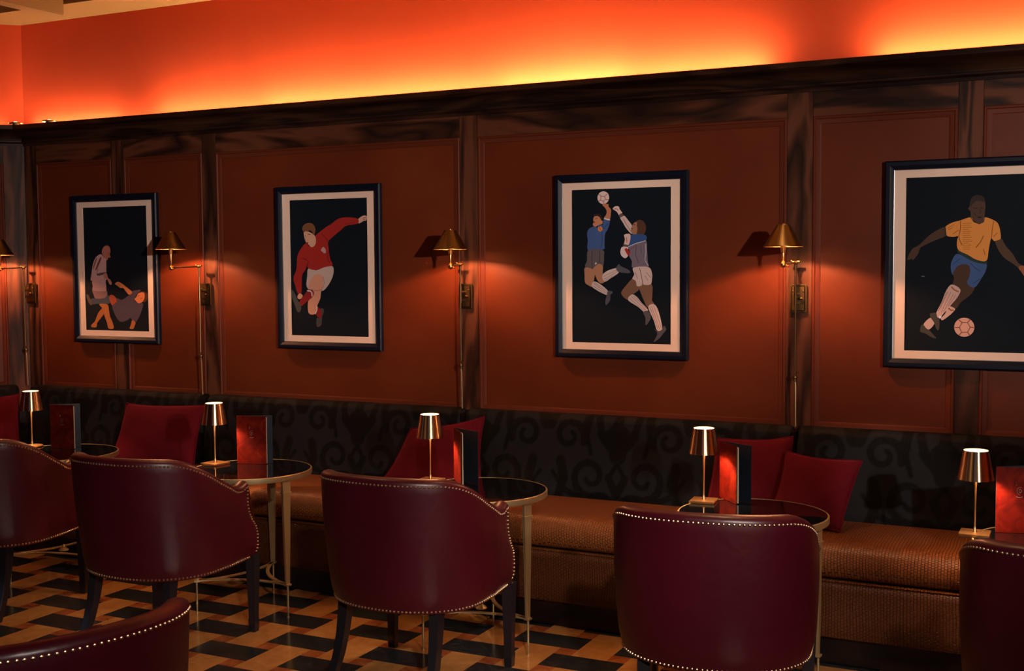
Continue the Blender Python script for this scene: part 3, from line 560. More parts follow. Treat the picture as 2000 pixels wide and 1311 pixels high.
  ('p',(55,44,38),[(0.0034,0.2392),(0.0062,0.2554),(0.0148,0.269),(0.0299,0.2741),(0.0495,0.2702),(0.0593,0.2561),(0.0607,0.2468),(0.0542,0.247),(0.0281,0.251),(0.0131,0.2366),(0.0066,0.2298)]),
  ('l',(48,34,30),[(0.0163,0.2235),(0.0329,0.2222)],0.003),
  ('l',(48,34,30),[(0.0425,0.2228),(0.0546,0.2225)],0.003),
  ('l',(44,28,26),[(0.0335,0.186),(0.0487,0.1857)],0.0048),
  ('l',(52,36,32),[(0.0416,0.2196),(0.0454,0.2033),(0.0376,0.2012)],0.0024),
  ('l',(52,36,32),[(0.0179,0.2063),(0.029,0.1921)],0.0024),
  ('p',(218,134,62),[(-0.0321,0.1749),(0.0073,0.1866),(0.0207,0.1691),(0.0404,0.1608),(0.0555,0.1684),(0.0604,0.1854),(0.0899,0.1755),(0.1118,0.1556),(0.1212,0.1048),(0.1085,0.0935),(0.0956,0.0914),(0.0847,0.1008),(0.0768,0.0546),(0.0688,0.0129),(0.0317,0.0179),(0.0008,0.0368),(-0.037,0.0582),(-0.0419,0.0934),(-0.0378,0.112),(-0.0576,0.11),(-0.0822,0.1165),(-0.0884,0.148),(-0.0629,0.1663)]),
  ('l',(48,50,40),[(-0.0884,0.148),(-0.0844,0.1165)],0.0054),
  ('l',(48,50,40),[(0.0073,0.1857),(0.0207,0.1677),(0.0404,0.1594),(0.0564,0.167),(0.0604,0.1845)],0.0024),
  ('l',(150,82,34),[(-0.0298,0.1726),(-0.0294,0.1445),(-0.0356,0.112),(-0.0309,0.0932),(-0.0218,0.0767)],0.0036),
  ('l',(150,82,34),[(0.0935,0.1699),(0.0885,0.133),(0.086,0.1017)],0.003),
  ('l',(150,82,34),[(0.0577,0.1128),(0.0459,0.0874),(0.0288,0.0654)],0.0036),
  ('l',(150,82,34),[(-0.0359,0.1377),(-0.0578,0.1217)],0.0024),
  ('l',(150,82,34),[(0.0572,0.0594),(0.0645,0.0362)],0.003),
  ('l',(150,82,34),[(0.108,0.1235),(0.0932,0.1076)],0.0024),
  ('l',(150,82,34),[(-0.0781,0.1455),(-0.0539,0.1591)],0.0018),
  ('l',(150,82,34),[(-0.0758,0.1384),(-0.0582,0.1474)],0.0018),
  ('l',(165,92,40),[(-0.0209,0.163),(0.012,0.1633)],0.0018),
  ('l',(165,92,40),[(-0.0208,0.1551),(0.0064,0.1555)],0.0018),
  ('l',(165,92,40),[(-0.0207,0.1472),(0.0144,0.1474)],0.0018),
  ('l',(165,92,40),[(-0.0205,0.1392),(0.0014,0.1398)],0.0018),
  ('l',(165,92,40),[(-0.0204,0.1313),(0.0103,0.1317)],0.0018),
  ('l',(165,92,40),[(-0.0203,0.1234),(0.0052,0.1239)],0.0018),
  ('l',(165,92,40),[(-0.0202,0.1154),(0.0079,0.1159)],0.0018),
  ('l',(165,92,40),[(-0.0201,0.1075),(0.0129,0.1079)],0.0018),
  ('l',(165,92,40),[(-0.0199,0.0996),(0.0073,0.1001)],0.0018),
  ('l',(165,92,40),[(-0.0198,0.0916),(0.0153,0.0921)],0.0018),
  ('l',(165,92,40),[(-0.0197,0.0837),(0.0023,0.0843)],0.0018),
  ('l',(165,92,40),[(-0.0196,0.0757),(0.0111,0.0763)],0.0018),
  ('l',(165,92,40),[(-0.0195,0.0678),(0.006,0.0684)],0.0018),
  ('l',(165,92,40),[(-0.0194,0.0599),(0.0088,0.0605)],0.0018),
  ('p',(206,160,142),[(-0.0714,-0.1689),(-0.0455,-0.179),(-0.0533,-0.1932),(-0.0708,-0.21),(-0.093,-0.2259),(-0.0976,-0.2175),(-0.0822,-0.1983)]),
  ('l',(160,90,50),[(-0.0736,-0.1736),(-0.0623,-0.1839),(-0.0489,-0.1861)],0.0054),
  ('l',(140,70,50),[(-0.0713,-0.1783),(-0.0578,-0.1886)],0.0024),
  ('p',(206,160,142),[(-0.0593,-0.0811),(-0.0267,-0.1013),(-0.0364,-0.1319),(-0.0582,-0.1603),(-0.0845,-0.1936),(-0.0955,-0.208),(-0.0998,-0.2199),(-0.1157,-0.2106),(-0.1159,-0.194),(-0.0963,-0.1511),(-0.0812,-0.1085)]),
  ('l',(160,90,50),[(-0.0614,-0.0905),(-0.0479,-0.1037),(-0.0323,-0.1107)],0.0054),
  ('l',(140,98,86),[(-0.0723,-0.1085),(-0.1026,-0.1796)],0.0018),
  ('l',(140,98,86),[(-0.0633,-0.1132),(-0.0979,-0.1938)],0.0018),
  ('l',(140,98,86),[(-0.0521,-0.1202),(-0.089,-0.1913)],0.0018),
  ('l',(140,98,86),[(-0.0789,-0.1132),(-0.1092,-0.1892)],0.0018),
  ('l',(140,98,86),[(-0.0432,-0.1225),(-0.0714,-0.1698)],0.0018),
  ('p',(206,160,142),[(-0.165,-0.2423),(-0.1426,-0.2181),(-0.1281,-0.2226),(-0.1242,-0.2416),(-0.142,-0.2633),(-0.1579,-0.2589)]),
  ('p',(72,64,54),[(-0.1406,-0.2),(-0.1181,-0.1964),(-0.1134,-0.2129),(-0.1042,-0.227),(-0.1059,-0.2641),(-0.1149,-0.2628),(-0.1243,-0.2369),(-0.1381,-0.2157)]),
  ('c',(225,210,200),[(-0.1021,-0.2128)],0.0055),
  ('p',(72,64,54),[(-0.1784,-0.2616),(-0.1718,-0.2448),(-0.1626,-0.2494),(-0.1557,-0.2588),(-0.1397,-0.2704),(-0.1236,-0.2892),(-0.1153,-0.2995),(-0.1325,-0.2965),(-0.1599,-0.2804),(-0.1759,-0.2759)]),
  ('c',(215,152,128),[(-0.0094,-0.2529)],0.0383),
  ('l',(125,74,56),[(-0.0172,-0.2342),(0.0027,-0.2339),(0.0131,-0.2525),(0.0033,-0.2724),(-0.0188,-0.2738),(-0.0279,-0.2542),(-0.0172,-0.2342)],0.0036),
  ('l',(125,74,56),[(-0.0172,-0.2342),(-0.0306,-0.2236)],0.0036),
  ('l',(125,74,56),[(0.0027,-0.2339),(0.0135,-0.2206)],0.0036),
  ('l',(125,74,56),[(0.0131,-0.2525),(0.0271,-0.2532)],0.0036),
  ('l',(125,74,56),[(0.0033,-0.2724),(0.0123,-0.2864)],0.0036),
  ('l',(125,74,56),[(-0.0188,-0.2738),(-0.0297,-0.2863)],0.0036),
  ('l',(125,74,56),[(-0.0279,-0.2542),(-0.0457,-0.2545)],0.0036),
  ('l',(110,110,110),[(-0.1757,-0.048),(-0.1639,-0.048)],0.003),
 ],
}
# ---------------------------------------------------------------- banquette
SEGS = [(-5.2+.0, -4.36), (-4.35, -2.765), (-2.755, -1.165), (-1.155, .20), (.21, 1.80), (1.81, 2.54)]
def weave_fn(X, Z):
    """damask: mirrored scrolls, leaves and a central palmette, 0..1"""
    per = .70; row = .56
    X = X+.0; k_ = 1.3
    U = np.abs(((X/per) % 1.0)-.5)*per/k_; V = (Z % row)/k_
    def dist(pts, w0, w1):
        d = np.full(U.shape, 9.0)
        n = len(pts)-1
        for i in range(n):
            ax, ay = pts[i]; bx, by = pts[i+1]; w = w0+(w1-w0)*i/max(1, n-1)
            t = np.clip(((U-ax)*(bx-ax)+(V-ay)*(by-ay))/((bx-ax)**2+(by-ay)**2), 0, 1)
            d = np.minimum(d, np.hypot(U-ax-t*(bx-ax), V-ay-t*(by-ay))-w)
        return d
    def spiral(cx, cy, r0, r1, a0, a1, n=16): return [(cx+(r0+(r1-r0)*i/n)*math.cos(R_(a0+(a1-a0)*i/n)), cy+(r0+(r1-r0)*i/n)*math.sin(R_(a0+(a1-a0)*i/n))) for i in range(n+1)]
    S = [(spiral(.10, .12, .075, .018, -120, 330), .012, .006), (spiral(.185, .26, .06, .016, 200, -230), .011, .006),
         ([(.0, .02), (.05, .05), (.13, .04), (.20, .07), (.245, .13)], .016, .005), ([(.26, .0), (.22, .05), (.20, .11), (.215, .17)], .010, .016),
         ([(.0, .20), (.012, .27), (.0, .36)], .030, .010), ([(.02, .22), (.06, .27), (.075, .33), (.06, .38)], .016, .006),
         ([(.03, .36), (.09, .41), (.16, .40), (.20, .36)], .012, .005), ([(.26, .30), (.24, .36), (.25, .42)], .018, .006),
         ([(.10, .20), (.12, .28), (.11, .36)], .006, .014), ([(.0, .06), (.03, .12), (.0, .17)], .012, .006)]
    d = np.minimum.reduce([dist(*s) for s in S])
    f = np.clip(.5-d/.003, 0, 1)
    edge = np.clip(1-np.abs(d-.012)/.0022, 0, 1)*.0
    inner = np.clip(1-np.abs(d+.007)/.0018, 0, 1)*.8
    return np.clip((1-f)*.75*np.clip((d-.0)/.004, 0, 1)+inner*0+f*.0+edge, 0, 1)+inner*.35
def backrest(path, parent, u_len, off):
    """one padded back section between two ends, swept with rounded ends"""
    (x0, y0), (x1, y1) = path; L = math.hypot(x1-x0, y1-y0); ux, uy = (x1-x0)/L, (y1-y0)/L; nx, ny = uy, -ux
    nu = max(8, int(L/.006)); us = np.linspace(0, L, nu+1)
    prof = [(.125, .455), (.128, .50), (.124, .56), (.117, .62), (.109, .68), (.102, .74), (.096, .79), (.088, .825), (.076, .842), (.058, .850), (.022, .850), (.014, .84)]
    # refine the profile
    pr = []
    for (a, b), (c, d) in zip(prof[:-1], prof[1:]):
        k = max(1, int(math.hypot(c-a, d-b)/.006))
        pr += [(a+(c-a)*i/k, b+(d-b)*i/k) for i in range(k)]
    pr.append(prof[-1]); pr = np.array(pr)
    ue = np.minimum(us, L-us); rnd = np.where(ue < .03, 1-np.sqrt(np.clip(1-((.03-ue)/.03)**2, 0, 1)), 0)
    D = pr[None, :, 0]-rnd[:, None]*.03*(pr[None, :, 0] > .03); Z = pr[None, :, 1]-rnd[:, None]*.03*np.clip((pr[None, :, 1]-.6)/.25, 0, 1)
    X = x0+ux*us[:, None]+nx*D; Y = y0+uy*us[:, None]+ny*D; Z = np.broadcast_to(Z, X.shape)
    n, m = X.shape; V = np.stack([X, Y, Z], -1).reshape(-1, 3)
    idx = np.arange(n*m).reshape(n, m)
    F = np.stack([idx[:-1, :-1], idx[1:, :-1], idx[1:, 1:], idx[:-1, 1:]], -1).reshape(-1, 4)
    me = bpy.data.meshes.new('backrest'); me.from_pydata(V.tolist(), [], F.tolist()+[tuple(idx[0, ::-1].tolist()), tuple(idx[-1].tolist())]); me.update()
    s = np.concatenate([[0], np.cumsum(np.hypot(*np.diff(pr, axis=0).T))])
    Wv = weave_fn((us+u_len)[:, None]+0*s[None], s[None]+.035+0*us[:, None]).reshape(-1)
    at = me.attributes.new('weave', 'FLOAT', 'POINT'); at.data.foreach_set('value', Wv.astype(np.float32))
    for p in me.polygons: p.use_smooth = True
    me.set_sharp_from_angle(angle=R_(50))
    link('backrest', me, M['damask'], parent).location = off
def banquette(path, ends, label, segs):
    ban = thing('banquette', label, 'banquette', (path[0][0], path[0][1], 0)); o0 = (-path[0][0], -path[0][1], 0)
    def sw(prof, name, mat, **kw):
        mb = MB(); pts = [Vector(p) for p in path]; d = (pts[1]-pts[0]).normalized(); n = Vector((d.y, -d.x)); rings = []
        for p, k in zip(pts, ends): rings.append([(p.x+n.x*q+d.x*k*q, p.y+n.y*q+d.y*k*q, z) for q, z in prof])
        mb.loft(rings); mb.build(name, mat, ban, loc=o0, **kw)
    sw([(.03, .345), (.03, .472), (.13, .475), (.30, .483), (.45, .482)]+[(.522+.075*math.cos(R_(a)), .408+.072*math.sin(R_(a))) for a in (85, 65, 45, 22, 0, -22, -45, -65)]+[(.522, .338)], 'seat', M['croc'], angle=50)
    sw([(.03, .115), (.03, .334), (.562, .334), (.574, .330), (.580, .322), (.578, .30), (.574, .20), (.572, .125), (.566, .115)], 'base', M['croc_shaded'], angle=50)
    sw([(.03, .004), (.03, .114), (.535, .114), (.535, .004)], 'plinth', M['black'])
    sw([(.562, .3385), (.574, .3385), (.580, .3355), (.574, .3325), (.562, .3325)], 'piping', M['croc'])
    for pth, u0 in segs: backrest(pth, ban, u0, o0)
    return ban
tk = math.tan(R_(22.5))
b1 = banquette([(CX+.004, CY), (2.56, CY)], (tk, 0), 'long wall banquette with brown crocodile leather seat and black damask back', [([(a if a > -5.2 else CX+.07, WY), (b, WY)], a+10) for a, b in SEGS])
for a, b in zip(SEGS[:-1], SEGS[1:]):
    mb = MB(); mb.box((a[1]-.004, WY-.09, .46), (b[0]+.004, WY-.02, .83)); mb.build('back_divider', M['black'], b1, loc=(-CX-.004, -CY, 0))
banquette([LP, (CX-.003, CY-.003)], (0, -tk), 'short angled banquette section at the far left corner', [([LP, (CX-.05, CY-.05)], 3.3)])

# ---------------------------------------------------------------- cushions
def cushion(corners, y, t, tilt, yaw, label, seed):
    """corners TL, TR, BR, BL as (x, z) of the standing cushion; it leans back by tilt"""
    n = 26; rg = np.random.RandomState(seed); ph = rg.rand(6)*6.28
    cx = sum(c[0] for c in corners)/4; cz = sum(c[1] for c in corners)/4
    (ax, az), (bx, bz), (qx, qz), (dx, dz) = [(c[0]-cx, c[1]-cz) for c in corners]
    def pt(u, v):
        u2 = u*(1-.075*(1-v*v)*abs(u)**.5)+.012*math.sin(3*v+ph[0]); v2 = v*(1-.075*(1-u*u)*abs(v)**.5)+.012*math.sin(3*u+ph[1])
        a, b = (u2+1)/2, (v2+1)/2
        return ((1-a)*b*ax+a*b*bx+a*(1-b)*qx+(1-a)*(1-b)*dx, (1-a)*b*az+a*b*bz+a*(1-b)*qz+(1-a)*(1-b)*dz)
    vs, fs = [], []
    for sgn in (1, -1):
        for i in range(n+1):
            for j in range(n+1):
                u, v = -1+2*i/n, -1+2*j/n; x, z = pt(u, v)
                pr = max(0, (1-abs(u)**2.4))*max(0, (1-abs(v)**2.4))
                d = t/2*pr**.55+.004*math.sin(7*u+ph[2]+2*v)*math.sin(5*v+ph[3])*pr
                vs.append((x, sgn*d, z))
    N1 = (n+1)**2; idx = lambda s, i, j: s*N1+i*(n+1)+j
    for s in (0, 1):
        for i in range(n):
            for j in range(n):
                q = (idx(s, i, j), idx(s, i+1, j), idx(s, i+1, j+1), idx(s, i, j+1)); fs.append(q if s else q[::-1])
    me = bpy.data.meshes.new('cushion'); me.from_pydata(vs, [], fs); me.update()
    bm = bmesh.new(); bm.from_mesh(me); bmesh.ops.remove_doubles(bm, verts=bm.verts, dist=.0004); bmesh.ops.recalc_face_normals(bm, faces=bm.faces); bm.to_mesh(me); bm.free()
    for p in me.polygons: p.use_smooth = True
    o = link('cushion', me, M['cushion'])
    mb = MB(); e = []
    for k in range(4*n):
        s, r = divmod(k, n); u, v = [(-1+2*r/n, -1), (1, -1+2*r/n), (1-2*r/n, 1), (-1, 1-2*r/n)][s]
        x, z = pt(u, v); e.append((x, 0, z))
    mb.tube(e+[e[0]], .0035, 6); mb.build('piping', M['cushion'], o)
    o.rotation_euler = (Matrix.Rotation(yaw, 3, 'Z') @ Matrix.Rotation(-tilt, 3, 'X')).to_euler()
    o.location = (cx, y, cz) if yaw < .7 else (cx, y, cz)
    tag(o, label, 'cushion', 'red cushions on the banquette')
def shifted(cs, dx): return [(x+dx, z) for x, z in cs]
cushion([(-5.98, .80), (-5.575, .81), (-5.58, .487), (-5.98, .487)], 4.782, .12, R_(14), R_(45), 'dark red cushion at the far left end, behind the disc-based lamp', 1)
cushion([(-4.825, .80), (-4.265, .812), (-4.29, .475), (-4.895, .475)], 4.905, .13, R_(14), 0, 'wide dark red cushion under the picture of the bald footballer', 2)
cushion([(-3.00, .755), (-2.595, .838), (-2.56, .475), (-3.14, .480)], 4.905, .12, R_(15), R_(-3), 'red cushion tilted with one corner up, behind the lamp of the middle table', 3)
cushion([(-1.475, .80), (-1.145, .825), (-1.135, .475), (-1.50, .478)], 4.915, .11, R_(14), R_(3), 'upright red cushion directly behind the open menu, left of the leaning cushion', 4)
cushion([(-1.165, .782), (-.845, .768), (-.890, .476), (-1.20, .478)], 4.80, .11, R_(24), R_(-8), 'red cushion leaning forward of its neighbour at the right of the banquette', 5)

# ---------------------------------------------------------------- framed pictures
def smooth(pts, k=4):
    n = len(pts); out = []
    for i in range(n):
        p0, p1, p2, p3 = pts[i-1], pts[i], pts[(i+1) % n], pts[(i+2) % n]
        for j in range(k):
            t = j/k
            out.append(tuple(.5*((2*p1[a])+(-p0[a]+p2[a])*t+(2*p0[a]-5*p1[a]+4*p2[a]-p3[a])*t*t+(-p0[a]+3*p1[a]-3*p2[a]+p3[a])*t**3) for a in (0, 1)))
    return out
def picture(i, cx, label):
    t = thing('framed_picture', label, 'picture', (cx, WY-.0305, 1.535), 0, 'framed football prints')
    hw, hh = .3228, .422
    # moulded navy frame, mitred
    prof = [(0, .0152), (0, -.004), (.006, -.010), (.020, -.010), (.028, -.006), (.034, -.002), (.036, .002), (.036, .0152)]
    mb = MB(); rings = []
    for sx, sz in ((-1, -1), (1, -1), (1, 1), (-1, 1), (-1, -1)): rings.append([(sx*(hw-a), d, sz*(hh-a)) for a, d in prof])
    mb.loft(rings, 0, False, True); mb.build('frame', M['navy'], t, angle=25)
    mb = MB(); rings = []; pf = [(.036, -.001), (.0385, .000), (.0385, .005), (.036, .005)]
    for sx, sz in ((-1, -1), (1, -1), (1, 1), (-1, 1), (-1, -1)): rings.append([(sx*(hw-a), d, sz*(hh-a)) for a, d in pf])
    mb.loft(rings, 0, False, True); mb.build('inner_fillet', M['silver'], t, angle=25)['label'] = 'thin silver inner edge of the frame'
    # card mount with window
    a, b, c, d = hw-.034, hh-.034, .240, .352
    mb = MB()
    for (x0, z0, x1, z1) in ((-a, -b, -c, b), (c, -b, a, b), (-c, -b, c, -d), (-c, d, c, b)): mb.box((x0, .0045, z0), (x1, .008, z1))
    mb.build('mount', M['mat_card'], t)
    mb = MB(); mb.box((-c-.01, .0085, -d-.01), (c+.01, .014, d+.01)); cols = [(15, 21, 27)]; lay = 0
    def ci(c_):
        if c_ not in cols: cols.append(c_)
        return cols.index(c_)
    for it in ART[i]:
        lay += 1; y = .0085-.00003*lay
        cl = lambda p: (max(-c, min(c, p[0])), max(-d, min(d, p[1])))
        if it[0] in 'ps':
            pts = smooth(it[2]) if it[0] == 'p' else it[2]
            mb.add([(cl(p)[0], y, cl(p)[1]) for p in pts], [tuple(range(len(pts)))], ci(it[1]))
        elif it[0] == 'c':
            x, z = it[2][0]; r = it[3]; mb.add([(cl((x+r*math.cos(k/16*PI), 0))[0], y, z+r*math.sin(k/16*PI)) for k in range(32)], [tuple(range(32))], ci(it[1]))
        else:
            w = max(.0011, it[3])/2; pts = [Vector(p) for p in it[2]]; L_, R2 = [], []
            for k, p in enumerate(pts):
                tg = (pts[min(k+1, len(pts)-1)]-pts[max(0, k-1)]).normalized(); nn = Vector((-tg.y, tg.x))*w
                L_.append(p+nn); R2.append(p-nn)
            m_ = len(pts); mb.add([(p.x, y, p.y) for p in L_+R2], [(k, k+1, m_+k+1, m_+k) for k in range(m_-1)], ci(it[1]))
    mb.build('print', [art_mat(c_) for c_ in cols], t)
picture(0, -5.032, 'navy-framed print of a bald footballer in white standing over a fallen player')
picture(1, -3.570, 'navy-framed print of a footballer in a red shirt kicking, arm outstretched')
picture(2, -1.967, 'navy-framed print of two footballers leaping for a white ball')
picture(3, -.484, 'navy-framed print of a footballer in an orange shirt beside a ball')

# ---------------------------------------------------------------- swing-arm wall lamps
def sconce(px, shade, label):
    t = thing('wall_lamp', label, 'wall lamp', (px, WY-.018, 1.394), 0, 'brass swing-arm wall lamps')
    jy = -.062; jz = .148
    mb = MB(); mb.box((-.036, -.014, -.060), (.036, -.0005, .060)); mb.box((-.030, -.018, -.054), (.030, -.012, .054)); o = mb.build('backplate', M['old_brass'], t, bevel=.003)
    for q in (-.022, .022): mb = MB(); mb.sphere((q, -.019, .03), .004, 8, 6); mb.build('screw', M['old_brass'], o)
    mb = MB(); mb.tube([(.012, -.018, 0), (.012, -.030, 0)], .006); mb.sphere((.016, -.032, 0), .007, 10, 8, sc=(1.4, 1, .8)); mb.build('switch_knob', M['old_brass'], o)
    mb = MB(); mb.tube([(0, jy, jz), (0, jy, .05), (0, jy, .05), (0, jy, -.03)], [.0042, .0042, .0065, .0065]); mb.tube([(0, jy, -.03), (0, jy, -.32)], .0040)
    mb.tube([(0, -.012, .02), (0, jy, .02)], .006); mb.tube([(0, -.012, -.02), (0, jy, -.02)], .006)
    mb.build('stem', M['old_brass'], t)
    mb = MB(); mb.sphere((0, jy, -.333), .0115, 14, 10); mb.lathe([(.0065, -.352), (.0065, -.345), (.009, -.343), (.009, -.340)], (0, jy, 0), 12)
    mb.tube([(0, jy, -.318), (.010, jy-.004, -.311)], .003, 8); mb.build('ball_joint', M['old_brass'], t)
    # conduit running down behind the banquette
    mb = MB(); mb.tube([(0, jy, -.345), (.003, jy, -.37), (.003, jy+.004, -.543)], .0034, 8); mb.build('conduit', M['table_brass'], t)
    # elbow and arm
    sx, sy = shade[0]-px, shade[1]-(WY-.018)
    mb = MB(); mb.sphere((0, jy, jz+.004), .010, 14, 10); mb.tube([(-.014, jy, jz+.008), (.018, jy, jz+.008)], .0055); mb.sphere((-.018, jy, jz+.011), .006, 10, 8); mb.tube([(0, jy, jz-.014), (0, jy, jz-.004)], .007); mb.build('elbow', M['old_brass'], t)
    mb = MB(); mb.tube([(0, jy, jz+.004), (sx, sy, jz-.002)], .0042)
    mb.tube([(sx*.86, jy+(sy-jy)*.86, jz-.004), (sx*.92, jy+(sy-jy)*.92, jz+.002), (sx, sy, jz-.004)], .0062); mb.build('arm', M['old_brass'], t)
    zb = shade[2]-1.394
    mb = MB(); mb.sphere((sx, sy, jz-.004), .0125, 14, 10); mb.tube([(sx+.012, sy-.004, jz-.006), (sx+.024, sy-.008, jz-.012)], .0035, 8)
    mb.lathe([(.0065, jz), (.0085, jz+.008), (.006, jz+.012), (.006, zb-.026), (.009, zb-.024), (.0095, zb-.018), (.012, zb-.004), (.013, zb+.008), (.013, zb+.012)], (sx, sy, 0), 18); mb.build('lamp_holder', M['brass'], t)
    mb = MB(); mb.sphere((sx, sy, zb+.062), .011, 14, 10, sc=(1, 1, 1.2)); mb.build('bulb', M['bulb'], t)
    mb = MB()
    mb.lathe([(.0800, zb+.0015), (.0260, zb+.090), (.0245, zb+.090), (.0785, zb+.0015)], (sx, sy, 0), 56, cap0=False, cap1=False)
    mb.lathe([(.0785, zb-.0005), (.0812, zb-.0005), (.0812, zb+.0025), (.0785, zb+.0025), (.0785, zb-.0005)], (sx, sy, 0), 56, cap0=False, cap1=False)
    mb.lathe([(.0262, zb+.088), (.0262, zb+.0905), (.002, zb+.0908)], (sx, sy, 0), 40, cap0=False)
    o = mb.build('lamp_shade', M['shade_brass'], t); o['label'] = 'aged brass cone shade'
    mb = MB(); mb.lathe([(.0775, zb+.0015), (.0235, zb+.089)], (sx, sy, 0), 48, cap0=False, cap1=False); mb.build('shade_lining', M['shade_in'], o)
    mb = MB(); mb.sphere((sx, sy, zb+.0925), .0035, 10, 8); mb.build('finial', M['brass'], t)
    light('wall_lamp_bulb', 'POINT', (sx, sy, zb+.031), 18, (1, .40, .17), shadow_soft_size=.007).parent = t
M['shade_brass'] = P('aged_shade_brass', (.20, .115, .042), .36, 1)
sconce(-5.701, (-5.70, 4.87, 1.618), 'brass swing-arm wall lamp beside the corner, cut by the left edge')
sconce(-4.376, (-4.43, 4.885, 1.638), 'brass swing-arm wall lamp right beside the bald footballer picture')
sconce(-2.768, (-2.728, 4.875, 1.618), 'brass swing-arm wall lamp between the red-shirt print and the leaping-pair print')
sconce(-1.158, (-1.166, 4.853, 1.611), 'brass swing-arm wall lamp between the leaping-pair print and the orange-shirt print')
# ---------------------------------------------------------------- round tables
TZ = .635
def make_table():
    t = thing('round_table', 'x', 'table', (0, 0, 0), 0, 'round brass-rimmed tables')
    mb = MB(); mb.lathe([(.262, TZ-.010), (.266, TZ-.002), (.2655, TZ-.0008)], n=72); mb.build('tabletop', M['glass_black'], t)['label'] = 'black glass top'
    mb = MB(); mb.lathe([(.2625, TZ-.024), (.272, TZ-.024), (.273, TZ-.022), (.273, TZ-.002), (.271, TZ), (.2665, TZ), (.2665, TZ-.010), (.2625, TZ-.012), (.2625, TZ-.024)], n=72, cap0=False, cap1=False); mb.build('rim', M['table_brass'], t)
    angs = [R_(-14), R_(106), R_(-134)]; r = .247
    for a in angs:
        mb = MB(); c, s = math.cos(a), math.sin(a)
        def q(rad, tan, z): return (c*rad-s*tan, s*rad+c*tan, z)
        rings = []
        for z, w, d in ((TZ-.0245, .0215, .009), (.56, .021, .009), (.40, .017, .0085), (.25, .013, .0075), (.150, .0105, .007)):
            rings.append([q(r-d, -w, z), q(r+d*.6, -w, z), q(r+d*.6, w, z), q(r-d, w, z)])
        mb.loft(rings); 
        leg = mb.build('leg', M['table_brass'], t, bevel=.0012)
        mb = MB(); mb.loft([[q(r-.012, -.025, z), q(r+.009, -.025, z), q(r+.009, .025, z), q(r-.012, .025, z)] for z in (.552, .558)])
        mb.build('collar', M['table_brass'], leg, bevel=.001)
        mb = MB(); mb.loft([[q(r-.012, -.014, z), q(r+.011, -.014, z), q(r+.011, .014, z), q(r-.012, .014, z)] for z in (.142, .150)])
        mb.build('collar', M['table_brass'], leg, bevel=.001)
        mb = MB(); mb.tube([q(r, 0, .142), q(r, 0, .05), q(r, 0, .045), q(r, 0, .035), q(r, 0, .004)], [.0048, .0042, .006, .004, .003], 10); mb.lathe([(.006, .0), (.0055, .005)], q(r, 0, 0), 12); mb.build('foot_rod', M['table_brass'], leg)
    mb = MB()
    for a, b in ((angs[0], angs[1]), (angs[1], angs[2]), (angs[2], angs[0])):
        A = Vector((math.cos(a)*r, math.sin(a)*r, .146)); B = Vector((math.cos(b)*r, math.sin(b)*r, .146)); Cc = (A+B)*.5*.15; Cc.z = .146
        pts = [A*(1-k/14)**2+Cc*2*(k/14)*(1-k/14)+B*(k/14)**2 for k in range(15)]
        rings = []
        for k, p in enumerate(pts):
            tg = (pts[min(14, k+1)]-pts[max(0, k-1)]).normalized(); n = Vector((-tg.y, tg.x, 0))*.008
            rings.append([tuple(p-n-Vector((0, 0, .003))), tuple(p+n-Vector((0, 0, .003))), tuple(p+n+Vector((0, 0, .003))), tuple(p-n+Vector((0, 0, .003)))])
        mb.loft(rings)
    mb.lathe([(.022, .142), (.024, .146), (.020, .151), (.008, .160), (.006, .170), (.001, .174)], n=20); mb.build('stretcher', M['table_brass'], t, angle=40)
    return t
T0 = make_table(); TABS = [(-4.60, 4.26), (-3.424, 4.257), (-2.250, 4.250), (-1.128, 4.252), (-.10, 4.20)]
TL = ['round black-topped table with a disc-based lamp at the far left', 'round black-topped brass table with the square-based lamp in full view, second from the left',
      'round black-topped brass table in the middle, behind the third chair', 'round black-topped brass table by the two red cushions at the right', 'round black-topped table at the right edge, mostly hidden by the chair']
for i, (x, y) in enumerate(TABS):
    o = T0 if i == 0 else copy_tree(T0); o.location = (x, y, 0); o.rotation_euler.z = R_((0, 0, 0, 9, 0)[i]); o['label'] = TL[i]

# ---------------------------------------------------------------- cordless table lamps
def make_lamp(disc):
    t = thing('table_lamp', 'x', 'table lamp', (0, 0, 0), 0, 'small brass table lamps')
    mb = MB()
    if disc: mb.lathe([(.052, 0), (.054, .003), (.052, .007), (.012, .010), (.008, .012)], n=48)
    else: mb.box((-.048, -.048, 0), (.048, .048, .009))
    mb.build('base', M['lamp_brass'], t, bevel=0 if disc else .0015)
    mb = MB(); mb.lathe([(.009, .009), (.006, .016), (.0032, .028), (.0032, .10), (.0042, .16), (.0062, .20), (.0075, .215)], n=20); mb.build('stem', M['lamp_brass'], t)
    mb = MB(); mb.lathe([(.058, .187), (.0405, .284), (.0392, .284), (.0567, .187), (.058, .187)], n=72, cap0=False, cap1=False); o = mb.build('lamp_shade', M['brushed'], t, angle=60)
    mb = MB(); mb.lathe([(.0560, .188), (.0388, .281)], n=48, cap0=False, cap1=False); mb.build('shade_lining', M['shade_in'], o)
    mb = MB(); mb.lathe([(.0386, .279), (.0386, .2815)], n=40); mb.build('diffuser', M['lamp_disc'], t)['label'] = 'glowing round diffuser in the top of the shade'
    mb = MB(); mb.lathe([(.012, .214), (.014, .22), (.014, .245)], n=20); mb.build('lamp_head', M['shade_in'], t)
    for n_, z, e in (('table_lamp_glow', .205, 12),):
        l = light(n_, 'POINT', (0, 0, z), e, (1, .60, .32), shadow_soft_size=.012); l.parent = t; l.location = (.020, -.010, .222)
    return t
M['lamp_brass'] = P('warm_lamp_brass', (.85, .48, .20), .30, 1)
A0 = make_lamp(True); B0 = make_lamp(False)
